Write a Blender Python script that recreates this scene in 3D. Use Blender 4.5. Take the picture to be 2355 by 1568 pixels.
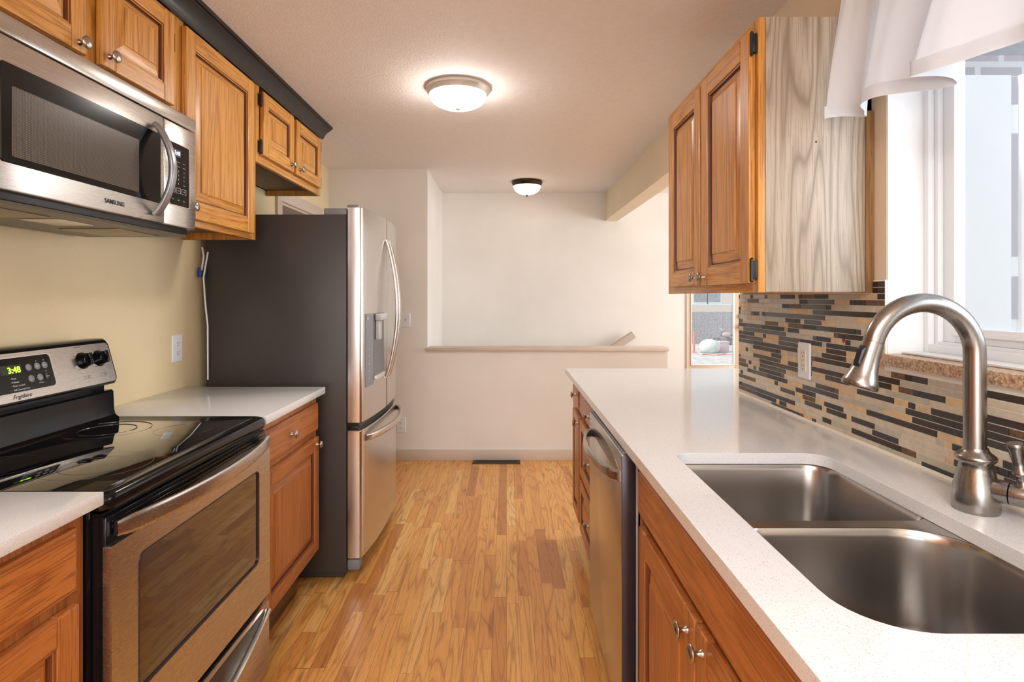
import bpy, bmesh, math, random
from mathutils import Vector, Matrix
random.seed(7)
for o in list(bpy.data.objects): bpy.data.objects.remove(o, do_unlink=True)
S = bpy.context.scene
C = S.collection
R = math.radians
# ------------------------------------------------------------------ camera, world, lights, exposure
CAMH = 1.314
cam = bpy.data.cameras.new('camera'); co = bpy.data.objects.new('camera', cam); C.objects.link(co)
co.location = (0, 0, CAMH); co.rotation_euler = (R(90), 0, 0)
cam.sensor_width = 36; cam.lens = 1300/2355*36
cam.shift_x = 12.5/2355; cam.shift_y = -102/2355
cam.clip_start = 0.02
S.camera = co
S.view_settings.view_transform = 'Standard'; S.view_settings.look = 'None'
S.view_settings.gamma = 1; S.view_settings.use_curve_mapping = False
S.view_settings.exposure = 0.86
w = bpy.data.worlds.new('world'); S.world = w; w.use_nodes = True
bg = w.node_tree.nodes['Background']; bg.inputs[0].default_value = (0.86, 0.93, 1.0, 1); bg.inputs[1].default_value = 0.55

def area(name, loc, rot, sx, sy, power, col):
    l = bpy.data.lights.new(name, 'AREA'); l.shape = 'RECTANGLE'; l.size = sx; l.size_y = sy
    l.energy = power; l.color = col
    o = bpy.data.objects.new(name, l); C.objects.link(o); o.location = loc; o.rotation_euler = rot
    return o
# daylight outside the kitchen window; fills added in dining room and behind the camera
area('daylight_kitchen_window', (1.85, 0.30, 1.60), (0, R(90), 0), 1.0, 1.4, 18, (0.86, 0.93, 1.0))
sl = bpy.data.lights.new('sun', 'SUN'); sl.energy = 2.2; sl.angle = R(12); sl.color = (1.0, 0.98, 0.95)
sob = bpy.data.objects.new('sun', sl); C.objects.link(sob); sob.rotation_euler = Vector((0.72, 0.02, -0.69)).to_track_quat('-Z', 'Y').to_euler(); sob.location = (0, 0, 8)
area('dining_fill', (4.15, 4.1, 1.4), (0, R(90), 0), 1.4, 1.9, 52, (0.90, 0.95, 1.0))  # unseen area lamp added to brighten the dining room
area('rear_overhead_fill', (-0.2, -1.2, 2.30), (0, 0, 0), 1.3, 1.6, 50, (0.96, 0.98, 1.0))  # unseen area lamp added overhead to light floor and counters
area('rear_wall_fill', (-0.2, -2.42, 1.35), (R(112), 0, 0), 1.8, 1.3, 34, (0.90, 0.95, 1.0))  # unseen area lamp added, tilted up to brighten the ceiling

# ------------------------------------------------------------------ materials
def nt(name):
    m = bpy.data.materials.new(name); m.use_nodes = True
    t = m.node_tree; b = t.nodes['Principled BSDF']
    return m, t, b
def nd(t, kind, **kw):
    n = t.nodes.new(kind)
    for k, v in kw.items():
        if k.startswith('i_'):
            key = k[2:]
            key = int(key) if key.isdigit() else key
            n.inputs[key].default_value = v
        else: setattr(n, k, v)
    return n
def lk(t, a, b): t.links.new(a, b)
def mathn(t, op, a, b=None):
    n = t.nodes.new('ShaderNodeMath'); n.operation = op
    for i, v in enumerate((a, b)):
        if v is None: continue
        if isinstance(v, (int, float)): n.inputs[i].default_value = v
        else: lk(t, v, n.inputs[i])
    return n.outputs[0]
def ramp(t, fac, stops):
    n = t.nodes.new('ShaderNodeValToRGB'); e = n.color_ramp.elements
    while len(e) > 1: e.remove(e[-1])
    e[0].position = stops[0][0]; e[0].color = (*stops[0][1], 1)
    for p, c in stops[1:]:
        q = e.new(p); q.color = (*c, 1)
    lk(t, fac, n.inputs[0]); return n.outputs[0]
def mix(t, fac, a, b, mode='MIX'):
    n = t.nodes.new('ShaderNodeMix'); n.data_type = 'RGBA'; n.blend_type = mode
    for sock, v in ((n.inputs[0], fac), (n.inputs[6], a), (n.inputs[7], b)):
        if isinstance(v, (int, float)): sock.default_value = v
        elif isinstance(v, tuple): sock.default_value = (*v, 1)
        else: lk(t, v, sock)
    return n.outputs[2]
def bump(t, b, h, strength, dist=0.002):
    n = nd(t, 'ShaderNodeBump'); n.inputs['Strength'].default_value = strength; n.inputs['Distance'].default_value = dist
    lk(t, h, n.inputs['Height']); lk(t, n.outputs[0], b.inputs['Normal'])
def plain(name, col, rough=0.5, metal=0.0, spec=0.5, coat=0.0, noise=0.0, nscale=8, bmp=0.0, bscale=200, emit=None, es=0):
    m, t, b = nt(name)
    b.inputs['Base Color'].default_value = (*col, 1); b.inputs['Roughness'].default_value = rough
    b.inputs['Metallic'].default_value = metal; b.inputs['Specular IOR Level'].default_value = spec
    b.inputs['Coat Weight'].default_value = coat
    tc = nd(t, 'ShaderNodeTexCoord')
    if noise:
        n = nd(t, 'ShaderNodeTexNoise', i_Scale=nscale, i_Detail=4.0); lk(t, tc.outputs['Object'], n.inputs['Vector'])
        c = ramp(t, n.outputs[0], [(0.3, tuple(x*(1-noise) for x in col)), (0.7, tuple(min(1, x*(1+noise*.4)) for x in col))])
        lk(t, c, b.inputs['Base Color'])
    if bmp:
        n = nd(t, 'ShaderNodeTexNoise', i_Scale=bscale, i_Detail=3.0); lk(t, tc.outputs['Object'], n.inputs['Vector'])
        bump(t, b, n.outputs[0], bmp)
    if emit:
        b.inputs['Emission Color'].default_value = (*emit, 1); b.inputs['Emission Strength'].default_value = es
    return m
def oak(name, axis, dark, light, pore, rough=0.32, freq=1.0, spec=0.5, rings=11.0):
    m, t, b = nt(name)
    tc = nd(t, 'ShaderNodeTexCoord'); oi = nd(t, 'ShaderNodeObjectInfo')
    off = nd(t, 'ShaderNodeVectorMath', operation='SCALE'); off.inputs[0].default_value = (3.1, 5.7, 7.3); lk(t, mathn(t, 'MULTIPLY', oi.outputs['Random'], 5.0), off.inputs['Scale'])
    add = nd(t, 'ShaderNodeVectorMath', operation='ADD'); lk(t, tc.outputs['Object'], add.inputs[0]); lk(t, off.outputs[0], add.inputs[1])
    def mp(long, cross):
        sc = [cross]*3; sc['XYZ'.index(axis)] = long
        n = nd(t, 'ShaderNodeMapping'); n.inputs['Scale'].default_value = sc; lk(t, add.outputs[0], n.inputs['Vector']); return n.outputs[0]
    n1 = nd(t, 'ShaderNodeTexNoise', i_Scale=1.0, i_Detail=1.5, i_Distortion=0.12); lk(t, mp(0.55*freq, 8.0*freq), n1.inputs['Vector'])
    ring = mathn(t, 'PINGPONG', mathn(t, 'MULTIPLY', n1.outputs[0], rings), 0.5)
    ring = mathn(t, 'MULTIPLY', ring, 2.0)
    n2 = nd(t, 'ShaderNodeTexNoise', i_Scale=1.0, i_Detail=3.0); lk(t, mp(7.0, 300.0), n2.inputs['Vector'])
    n3 = nd(t, 'ShaderNodeTexNoise', i_Scale=1.0, i_Detail=2.0); lk(t, mp(1.5, 30.0), n3.inputs['Vector'])
    base = ramp(t, ring, [(0.0, dark), (0.28, tuple((d*.35+l*.65) for d, l in zip(dark, light))), (0.8, light)])
    base = mix(t, mathn(t, 'MULTIPLY', n3.outputs[0], 0.7), base, tuple((d+l)/2 for d, l in zip(dark, light)))
    pf = mathn(t, 'GREATER_THAN', n2.outputs[0], 0.56)
    base = mix(t, mathn(t, 'MULTIPLY', pf, 0.5), base, pore)
    lk(t, base, b.inputs['Base Color']); b.inputs['Roughness'].default_value = rough
    b.inputs['Specular IOR Level'].default_value = spec
    bump(t, b, n2.outputs[0], 0.12, 0.001)
    return m
OD, OL, OP = (0.46, 0.17, 0.028), (0.73, 0.36, 0.085), (0.24, 0.075, 0.012)
groove_m = plain('dark_groove_oak', (0.13, 0.035, 0.008), 0.4)  # darker brown for the groove faces of the raised panels
oakz = oak('honey_oak_vertical_grain', 'Z', OD, OL, OP)
oaky = oak('honey_oak_horizontal_grain', 'Y', OD, OL, OP)
LD, LL, LP = (0.34, 0.10, 0.022), (0.54, 0.195, 0.048), (0.16, 0.045, 0.010)
loakz = oak('red_oak_vertical_grain', 'Z', LD, LL, LP, 0.3)
loaky = oak('red_oak_horizontal_grain', 'Y', LD, LL, LP, 0.3)
veneer = oak('window_glare_veneer', 'Z', (0.20, 0.14, 0.088), (0.50, 0.415, 0.32), (0.27, 0.195, 0.13), 0.42, 1.0, 0.8, 22.0)  # cabinet side veneer, glare from the window put into its pale colour
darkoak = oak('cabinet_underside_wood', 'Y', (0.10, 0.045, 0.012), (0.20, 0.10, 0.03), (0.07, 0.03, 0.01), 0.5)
YEL = (0.80, 0.66, 0.41)
wall_y = plain('pale_yellow_wall_paint', YEL, 0.55, noise=0.05, nscale=3, bmp=0.35, bscale=90)
wall_h = plain('cream_paint_on_beam', (0.80, 0.68, 0.50), 0.6, noise=0.04, nscale=3, bmp=0.2, bscale=90)
wall_w = plain('off_white_wall_paint', (0.85, 0.82, 0.775), 0.6, noise=0.05, nscale=2.5, bmp=0.2, bscale=60)
rear_m = plain('brown_rear_wall', (0.34, 0.25, 0.17), 0.7)
ceil_m = plain('textured_ceiling_paint', (0.88, 0.83, 0.80), 0.8, noise=0.03, nscale=30, bmp=1.0, bscale=120)
trim_m = plain('greige_trim_paint', (0.66, 0.56, 0.47), 0.45, noise=0.04)
white_pl = plain('white_plaster', (0.86, 0.87, 0.87), 0.6, noise=0.06, nscale=6, bmp=0.15, bscale=60)
vinyl = plain('white_vinyl', (0.84, 0.87, 0.90), 0.35)
crown_m = plain('espresso_stained_moulding', (0.013, 0.007, 0.004), 0.30, spec=0.3, noise=0.5, nscale=25)
black_gap = plain('black_plastic', (0.012, 0.012, 0.014), 0.35)
gloss_black = plain('glossy_black_enamel', (0.005, 0.005, 0.006), 0.14, spec=0.3)
cook_glass = plain('black_ceramic_glass', (0.006, 0.006, 0.007), 0.03, spec=1.0, coat=1.0); cook_glass.node_tree.nodes['Principled BSDF'].inputs['Coat IOR'].default_value = 1.9; cook_glass.node_tree.nodes['Principled BSDF'].inputs['Coat Roughness'].default_value = 0.02
burner_m = plain('grey_burner_print', (0.05, 0.05, 0.052), 0.12)
oven_glass = plain('dark_oven_glass', (0.012, 0.008, 0.006), 0.03, spec=1.0, coat=1.0)
fridge_side = plain('charcoal_painted_steel', (0.048, 0.044, 0.044), 0.42, noise=0.12, nscale=5)
grey_pl = plain('grey_plastic', (0.22, 0.23, 0.25), 0.4)
lgrey_pl = plain('light_grey_plastic', (0.5, 0.5, 0.5), 0.35)
white_pl2 = plain('white_plastic', (0.84, 0.85, 0.88), 0.3)
ivory_pl = plain('ivory_plastic', (0.80, 0.75, 0.65), 0.35)
hinge_m = plain('oil_rubbed_hinge_metal', (0.035, 0.032, 0.03), 0.35, metal=0.7)
nickel = plain('aged_nickel', (0.42, 0.38, 0.34), 0.28, metal=1.0)
bronze = plain('dark_bronze', (0.045, 0.025, 0.015), 0.3, metal=0.6)
alum = plain('satin_white_metal', (0.62, 0.58, 0.54), 0.4, metal=0.4)
red_m = plain('magenta_sticker', (0.35, 0.01, 0.12), 0.5)
blue_m = plain('blue_plastic', (0.02, 0.06, 0.35), 0.4)
print_dark = plain('dark_print', (0.03, 0.03, 0.03), 0.5)
print_white = plain('white_print', (0.75, 0.78, 0.82), 0.5)
caulk_m = plain('cream_caulk', (0.80, 0.76, 0.66), 0.5)
led_green = plain('green_digits', (0.2, 0.5, 0.02), 0.5, emit=(0.45, 1.0, 0.04), es=1.3)
led_bg = plain('dark_green_display', (0.012, 0.03, 0.006), 0.3)
led_blue = plain('pale_blue_digits', (0.5, 0.6, 1), 0.5, emit=(0.6, 0.72, 1.0), es=1.3)
lamp_glass = plain('lit_frosted_glass', (0.95, 0.95, 0.92), 0.4, emit=(1.0, 0.965, 0.90), es=22)
lamp_glass2 = plain('lit_alabaster_glass', (0.95, 0.92, 0.86), 0.4, emit=(1.0, 0.88, 0.70), es=3.2, noise=0.1, nscale=20)

def steel(name, axis, col=(0.60, 0.57, 0.54), rough=0.27, bm_=0.02, amp=0.10):
    m, t, b = nt(name)
    b.inputs['Base Color'].default_value = (*col, 1); b.inputs['Metallic'].default_value = 1.0
    tc = nd(t, 'ShaderNodeTexCoord'); mp = nd(t, 'ShaderNodeMapping'); sc = [700.0]*3; sc['XYZ'.index(axis)] = 6.0
    mp.inputs['Scale'].default_value = sc; lk(t, tc.outputs['Object'], mp.inputs['Vector'])
    n = nd(t, 'ShaderNodeTexNoise', i_Scale=1.0, i_Detail=2.0); lk(t, mp.outputs[0], n.inputs['Vector'])
    lk(t, mathn(t, 'ADD', mathn(t, 'MULTIPLY', n.outputs[0], amp), rough-amp/2), b.inputs['Roughness'])
    if bm_: bump(t, b, n.outputs[0], bm_, 0.0005)
    return m
steel_y = steel('brushed_stainless_horizontal', 'Y')
steel_z = steel('brushed_stainless_vertical', 'Z', rough=0.24)
steel_sink = steel('sink_stainless', 'Y', (0.44, 0.42, 0.40), 0.25, 0, 0.04)
steel_fc = steel('brushed_nickel_faucet', 'Z', (0.32, 0.30, 0.28), 0.27, 0, 0.03)
steel_side = plain('door_edge_steel', (0.055, 0.042, 0.052), 0.28, metal=0.5)

def quartz(name):
    m, t, b = nt(name); tc = nd(t, 'ShaderNodeTexCoord')
    n = nd(t, 'ShaderNodeTexNoise', i_Scale=520.0, i_Detail=2.0); lk(t, tc.outputs['Object'], n.inputs['Vector'])
    n2 = nd(t, 'ShaderNodeTexNoise', i_Scale=2.5, i_Detail=3.0); lk(t, tc.outputs['Object'], n2.inputs['Vector'])
    c = ramp(t, n.outputs[0], [(0.30, (0.50, 0.46, 0.43)), (0.40, (0.78, 0.785, 0.79)), (0.7, (0.81, 0.815, 0.825))])
    c = mix(t, mathn(t, 'MULTIPLY', n2.outputs[0], 0.12), c, (0.74, 0.72, 0.70))
    lk(t, c, b.inputs['Base Color']); b.inputs['Roughness'].default_value = 0.11
    return m
quartz_m = quartz('white_quartz')
def granite():
    m, t, b = nt('speckled_tan_granite'); tc = nd(t, 'ShaderNodeTexCoord')
    n = nd(t, 'ShaderNodeTexVoronoi', i_Scale=220.0); lk(t, tc.outputs['Object'], n.inputs['Vector'])
    n2 = nd(t, 'ShaderNodeTexNoise', i_Scale=160.0, i_Detail=3.0); lk(t, tc.outputs['Object'], n2.inputs['Vector'])
    f = mathn(t, 'ADD', mathn(t, 'MULTIPLY', n.outputs['Color'], 0.5), mathn(t, 'MULTIPLY', n2.outputs[0], 0.6))
    c = ramp(t, f, [(0.25, (0.16, 0.07, 0.03)), (0.45, (0.42, 0.24, 0.13)), (0.62, (0.62, 0.42, 0.26)), (0.8, (0.75, 0.6, 0.45))])
    lk(t, c, b.inputs['Base Color']); b.inputs['Roughness'].default_value = 0.3
    return m
granite_m = granite()

def floor_mat():
    m, t, b = nt('oak_strip_floor'); tc = nd(t, 'ShaderNodeTexCoord')
    sp = nd(t, 'ShaderNodeSeparateXYZ'); lk(t, tc.outputs['Object'], sp.inputs[0])
    W = 0.0535
    xs = mathn(t, 'DIVIDE', sp.outputs[0], W); row = mathn(t, 'FLOOR', xs); fx = mathn(t, 'FRACT', xs)
    wn = nd(t, 'ShaderNodeTexWhiteNoise', noise_dimensions='1D'); lk(t, row, wn.inputs['W'])
    ys = mathn(t, 'ADD', mathn(t, 'DIVIDE', sp.outputs[1], 0.78), mathn(t, 'MULTIPLY', wn.outputs[0], 9.0))
    # uneven board lengths
    warp = nd(t, 'ShaderNodeTexNoise', noise_dimensions='2D', i_Scale=1.0, i_Detail=0.0)
    cb = nd(t, 'ShaderNodeCombineXYZ'); lk(t, mathn(t, 'MULTIPLY', row, 17.3), cb.inputs[0]); lk(t, mathn(t, 'MULTIPLY', ys, 0.6), cb.inputs[1]); lk(t, cb.outputs[0], warp.inputs['Vector'])
    ys = mathn(t, 'ADD', ys, mathn(t, 'MULTIPLY', warp.outputs[0], 1.3))
    col = mathn(t, 'FLOOR', ys); fy = mathn(t, 'FRACT', ys)
    c2 = nd(t, 'ShaderNodeCombineXYZ'); lk(t, row, c2.inputs[0]); lk(t, col, c2.inputs[1])
    w2 = nd(t, 'ShaderNodeTexWhiteNoise', noise_dimensions='2D'); lk(t, c2.outputs[0], w2.inputs['Vector'])
    base = ramp(t, w2.outputs[0], [(0.0, (0.47, 0.185, 0.055)), (0.15, (0.66, 0.29, 0.072)), (0.45, (0.80, 0.42, 0.115)), (0.75, (0.75, 0.35, 0.092)), (1.0, (0.86, 0.53, 0.18))])
    # grain coordinates shifted per board
    sc = nd(t, 'ShaderNodeVectorMath', operation='SCALE'); lk(t, w2.outputs['Color'], sc.inputs[0]); sc.inputs['Scale'].default_value = 40.0
    ad = nd(t, 'ShaderNodeVectorMath', operation='ADD'); lk(t, tc.outputs['Object'], ad.inputs[0]); lk(t, sc.outputs[0], ad.inputs[1])
    def mp(cross, long):
        n = nd(t, 'ShaderNodeMapping'); n.inputs['Scale'].default_value = (cross, long, cross); lk(t, ad.outputs[0], n.inputs['Vector']); return n.outputs[0]
    n1 = nd(t, 'ShaderNodeTexNoise', i_Scale=1.0, i_Detail=1.0, i_Distortion=0.25); lk(t, mp(12.0, 0.95), n1.inputs['Vector'])
    rg = mathn(t, 'MULTIPLY', mathn(t, 'PINGPONG', mathn(t, 'MULTIPLY', n1.outputs[0], 9.0), 0.5), 2.0)
    line = ramp(t, rg, [(0.0, (1, 1, 1)), (0.22, (0.25, 0.25, 0.25)), (0.5, (0, 0, 0))])
    base = mix(t, mathn(t, 'MULTIPLY', line, 0.58), base, (0.36, 0.12, 0.03))
    n2 = nd(t, 'ShaderNodeTexNoise', i_Scale=1.0, i_Detail=3.0); lk(t, mp(380.0, 9.0), n2.inputs['Vector'])
    base = mix(t, mathn(t, 'MULTIPLY', mathn(t, 'GREATER_THAN', n2.outputs[0], 0.57), 0.34), base, (0.30, 0.10, 0.03))
    n3 = nd(t, 'ShaderNodeTexNoise', i_Scale=1.0, i_Detail=4.0, i_Distortion=0.6); lk(t, mp(26.0, 2.6), n3.inputs['Vector'])
    st = ramp(t, n3.outputs[0], [(0.62, (0, 0, 0)), (0.72, (1, 1, 1))])
    base = mix(t, mathn(t, 'MULTIPLY', st, 0.55), base, (0.15, 0.045, 0.018))
    gx = mathn(t, 'MINIMUM', fx, mathn(t, 'SUBTRACT', 1.0, fx)); gy = mathn(t, 'MINIMUM', fy, mathn(t, 'SUBTRACT', 1.0, fy))
    seam = mathn(t, 'MAXIMUM', mathn(t, 'LESS_THAN', gx, 0.014), mathn(t, 'LESS_THAN', gy, 0.0014))
    base = mix(t, mathn(t, 'MULTIPLY', seam, 0.65), base, (0.14, 0.05, 0.016))
    lk(t, base, b.inputs['Base Color']); b.inputs['Roughness'].default_value = 0.30
    bump(t, b, mathn(t, 'SUBTRACT', 1.0, seam), 0.25, 0.001)
    return m
floor_m = floor_mat()

def brick():
    m, t, b = nt('outside_brick'); tc = nd(t, 'ShaderNodeTexCoord'); mp = nd(t, 'ShaderNodeMapping'); mp.inputs['Rotation'].default_value = (R(90), 0, 0)
    lk(t, tc.outputs['Object'], mp.inputs['Vector'])
    n = nd(t, 'ShaderNodeTexBrick', i_Scale=1.0); lk(t, mp.outputs[0], n.inputs['Vector'])
    n.inputs['Color1'].default_value = (0.16, 0.08, 0.09, 1); n.inputs['Color2'].default_value = (0.12, 0.085, 0.10, 1); n.inputs['Mortar'].default_value = (0.45, 0.45, 0.46, 1)
    n.inputs['Brick Width'].default_value = 0.2; n.inputs['Row Height'].default_value = 0.1; n.inputs['Mortar Size'].default_value = 0.013
    lk(t, n.outputs[0], b.inputs['Base Color']); b.inputs['Roughness'].default_value = 0.9
    return m
brick_m = brick()
def glass():
    m = bpy.data.materials.new('clear_window_glass'); m.use_nodes = True; t = m.node_tree; t.nodes.clear()
    o = nd(t, 'ShaderNodeOutputMaterial'); tr = nd(t, 'ShaderNodeBsdfTransparent'); tr.inputs[0].default_value = (0.95, 0.97, 0.98, 1)
    g = nd(t, 'ShaderNodeBsdfGlossy'); g.inputs['Roughness'].default_value = 0.02
    mx = nd(t, 'ShaderNodeMixShader'); mx.inputs[0].default_value = 0.07
    lk(t, tr.outputs[0], mx.inputs[1]); lk(t, g.outputs[0], mx.inputs[2]); lk(t, mx.outputs[0], o.inputs[0])
    return m
glass_m = glass()
def screen():
    m = bpy.data.materials.new('dusty_glass_with_bug_screen'); m.use_nodes = True; t = m.node_tree; t.nodes.clear()
    o = nd(t, 'ShaderNodeOutputMaterial'); tr = nd(t, 'ShaderNodeBsdfTransparent'); d = nd(t, 'ShaderNodeBsdfDiffuse'); d.inputs[0].default_value = (0.75, 0.77, 0.8, 1)
    tl = nd(t, 'ShaderNodeBsdfTranslucent'); tl.inputs[0].default_value = (0.8, 0.83, 0.88, 1)
    m2 = nd(t, 'ShaderNodeMixShader'); m2.inputs[0].default_value = 0.6; lk(t, d.outputs[0], m2.inputs[1]); lk(t, tl.outputs[0], m2.inputs[2])
    mx = nd(t, 'ShaderNodeMixShader'); mx.inputs[0].default_value = 0.22
    lk(t, tr.outputs[0], mx.inputs[1]); lk(t, m2.outputs[0], mx.inputs[2]); lk(t, mx.outputs[0], o.inputs[0])
    return m
screen_m = screen()
def fabric():
    m = bpy.data.materials.new('white_voile_cotton'); m.use_nodes = True; t = m.node_tree; t.nodes.clear()
    o = nd(t, 'ShaderNodeOutputMaterial'); d = nd(t, 'ShaderNodeBsdfDiffuse'); d.inputs[0].default_value = (0.80, 0.82, 0.85, 1)
    tl = nd(t, 'ShaderNodeBsdfTranslucent'); tl.inputs[0].default_value = (0.78, 0.82, 0.88, 1)
    mx = nd(t, 'ShaderNodeMixShader'); mx.inputs[0].default_value = 0.28
    lk(t, d.outputs[0], mx.inputs[1]); lk(t, tl.outputs[0], mx.inputs[2]); lk(t, mx.outputs[0], o.inputs[0])
    return m
fabric_m = fabric()

# ------------------------------------------------------------------ helpers
ORG = {}
def obj(name, bm, mats, parent=None, smooth=35, loc=None):
    """link bm (world coordinates) as one mesh object, child of parent if given"""
    org = Vector(ORG[parent.name]) if parent else Vector(loc or (0, 0, 0))
    bmesh.ops.translate(bm, verts=bm.verts, vec=-org)
    bmesh.ops.recalc_face_normals(bm, faces=bm.faces) if not getattr(obj, 'keep', False) else None
    me = bpy.data.meshes.new(name); bm.to_mesh(me); bm.free()
    for m in (mats if isinstance(mats, (list, tuple)) else [mats]): me.materials.append(m)
    for p in me.polygons: p.use_smooth = True
    me.set_sharp_from_angle(angle=R(smooth))
    o = bpy.data.objects.new(name, me); C.objects.link(o)
    if parent: o.parent = parent
    else: o.location = org
    ORG[o.name] = tuple(org)
    return o
def thing(name, label, cat, loc, group=None):
    o = bpy.data.objects.new(name, None); C.objects.link(o); o.location = loc; o.empty_display_size = 0.1
    o['label'] = label; o['category'] = cat
    if group: o['group'] = group
    ORG[o.name] = tuple(loc); return o
def tag(o, label, cat, group=None, kind=None):
    o['label'] = label; o['category'] = cat
    if group: o['group'] = group
    if kind: o['kind'] = kind
    return o
def struct(name, bm, m, label, cat):
    o = obj(name, bm, m, loc=(0, 0, 0)); o['kind'] = 'structure'; o['label'] = label; o['category'] = cat; return o
def merge(bm, t, mi=0):
    for f in t.faces: f.material_index = mi
    me = bpy.data.meshes.new('tmp'); t.to_mesh(me); t.free(); bm.from_mesh(me); bpy.data.meshes.remove(me)
def B(*a):
    """new bmesh with one or several boxes (x0,x1,y0,y1,z0,z1[,bevel[,mat]])"""
    bm = bmesh.new()
    for b in a: box(bm, *b)
    return bm
def box(bm, x0, x1, y0, y1, z0, z1, bev=0.0, mi=0, seg=2):
    t = bmesh.new()
    vs = [t.verts.new((x, y, z)) for x in (x0, x1) for y in (y0, y1) for z in (z0, z1)]
    for f in ((0, 1, 3, 2), (4, 6, 7, 5), (0, 4, 5, 1), (2, 3, 7, 6), (0, 2, 6, 4), (1, 5, 7, 3)): t.faces.new([vs[i] for i in f])
    bmesh.ops.recalc_face_normals(t, faces=t.faces)
    if bev > 0: bmesh.ops.bevel(t, geom=t.edges[:], offset=bev, segments=seg, affect='EDGES', profile=0.5)
    merge(bm, t, mi); return bm
def loft(bm, loops, cap0=True, cap1=True, mi=0, closed=True):
    rows = [[bm.verts.new(p) for p in L] for L in loops]; n = len(rows[0])
    for a, b in zip(rows, rows[1:]):
        for i in range(n if closed else n-1):
            j = (i+1) % n
            try: f = bm.faces.new((a[i], a[j], b[j], b[i])); f.material_index = mi
            except ValueError: pass
    for c, r in ((cap0, rows[0]), (cap1, rows[-1])):
        if c:
            f = bm.faces.new(r); f.material_index = mi
    return rows
def frame_of(d):
    d = Vector(d).normalized(); a = Vector((0, 0, 1)) if abs(d.z) < 0.9 else Vector((1, 0, 0))
    u = d.cross(a).normalized(); return u, d.cross(u).normalized(), d
def lathe(bm, prof, org, axis, seg=24, mi=0):
    """prof: (distance along axis, radius)"""
    u, v, d = frame_of(axis); org = Vector(org)
    loft(bm, [[org+d*h+(u*math.cos(2*math.pi*k/seg)+v*math.sin(2*math.pi*k/seg))*max(r, 1e-4) for k in range(seg)] for h, r in prof], mi=mi)
    return bm
def tube(bm, pts, rad, seg=14, mi=0, flat=None):
    """round (or flat=(a,b) elliptic/rect) tube along pts"""
    pts = [Vector(p) for p in pts]; n = len(pts)
    T = [(pts[min(i+1, n-1)]-pts[max(i-1, 0)]).normalized() for i in range(n)]
    u, v, _ = frame_of(T[0]); loops = []
    for i in range(n):
        if i:
            q = T[i-1].rotation_difference(T[i]); u = q @ u; v = q @ v
        r = rad[i] if isinstance(rad, (list, tuple)) else rad
        loops.append([pts[i]+(u*math.cos(2*math.pi*k/seg)+v*math.sin(2*math.pi*k/seg))*r for k in range(seg)])
    loft(bm, loops, mi=mi); return bm
def strap(bm, pts, side, hw, th, out, mi=0):
    """flat bar: centreline pts, half width along `side`, thickness along local normal"""
    pts = [Vector(p) for p in pts]; side = Vector(side).normalized(); loops = []; n = len(pts); N = 12
    for i, p in enumerate(pts):
        tg = (pts[min(i+1, n-1)]-pts[max(i-1, 0)]).normalized(); nn = tg.cross(side).normalized()
        h = hw[i] if isinstance(hw, (list, tuple)) else hw
        L = []
        for k in range(N):
            a = 2*math.pi*(k+0.5)/N; c, s = math.cos(a), math.sin(a)
            c = math.copysign(abs(c)**0.45, c); s = math.copysign(abs(s)**0.45, s)
            L.append(p+side*c*h+nn*s*th)
        loops.append(L)
    loft(bm, loops, mi=mi); return bm
def prism(bm, poly, plane, a0, a1, mi=0):
    """poly of 2D points extruded along the remaining axis; plane 'xy','yz','xz'"""
    def P(p, a):
        return {'xy': (p[0], p[1], a), 'yz': (a, p[0], p[1]), 'xz': (p[0], a, p[1])}[plane]
    loft(bm, [[P(p, a0) for p in poly], [P(p, a1) for p in poly]], mi=mi); return bm
def rrect(u0, u1, v0, v1, r, n=6):
    rs = r if isinstance(r, (list, tuple)) else (r,)*4; out = []
    for (cu, cv, a0, rr) in ((u1-rs[0], v1-rs[0], 0, rs[0]), (u0+rs[1], v1-rs[1], 90, rs[1]), (u0+rs[2], v0+rs[2], 180, rs[2]), (u1-rs[3], v0+rs[3], 270, rs[3])):
        for k in range(n+1):
            a = R(a0+90*k/n); out.append((cu+rr*math.cos(a), cv+rr*math.sin(a)))
    return out
def rplate(bm, x, s, y0, y1, z0, z1, r, th, mi=0, e=0.0015, n=5):
    """rounded plate on a wall plane X=x growing toward s (+1/-1)"""
    L = []
    for ins, h in ((0, 0), (0, th-e), (e, th)):
        L.append([(x+s*h, p[0], p[1]) for p in rrect(y0+ins, y1-ins, z0+ins, z1-ins, max(r-ins, 0.0005), n)])
    loft(bm, L, mi=mi); return bm
def ring(bm, outer, inner, f0, f1, mi=0):
    """frame between two loops of equal count, f0/f1 map 2D->3D at both depths"""
    n = len(outer); v = [[bm.verts.new(f(p)) for p in L] for f in (f0, f1) for L in (outer, inner)]
    o0, i0, o1, i1 = v
    for i in range(n):
        j = (i+1) % n
        for q in ((o0[i], o0[j], i0[j], i0[i]), (o1[i], i1[i], i1[j], o1[j]), (o0[i], o1[i], o1[j], o0[j]), (i0[i], i0[j], i1[j], i1[i])):
            f = bm.faces.new(q); f.material_index = mi
def fill_hole(bm, outer, holes, z0, z1, mi=0):
    t = bmesh.new(); E = []
    for L in [outer]+holes:
        vs = [t.verts.new((p[0], p[1], z0)) for p in L]
        E += [t.edges.new((vs[i], vs[(i+1) % len(vs)])) for i in range(len(vs))]
    bmesh.ops.triangle_fill(t, use_beauty=True, use_dissolve=False, edges=E)
    r = bmesh.ops.extrude_face_region(t, geom=t.faces[:])
    bmesh.ops.translate(t, verts=[g for g in r['geom'] if isinstance(g, bmesh.types.BMVert)], vec=(0, 0, z1-z0))
    bmesh.ops.recalc_face_normals(t, faces=t.faces); merge(bm, t, mi); return bm
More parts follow.
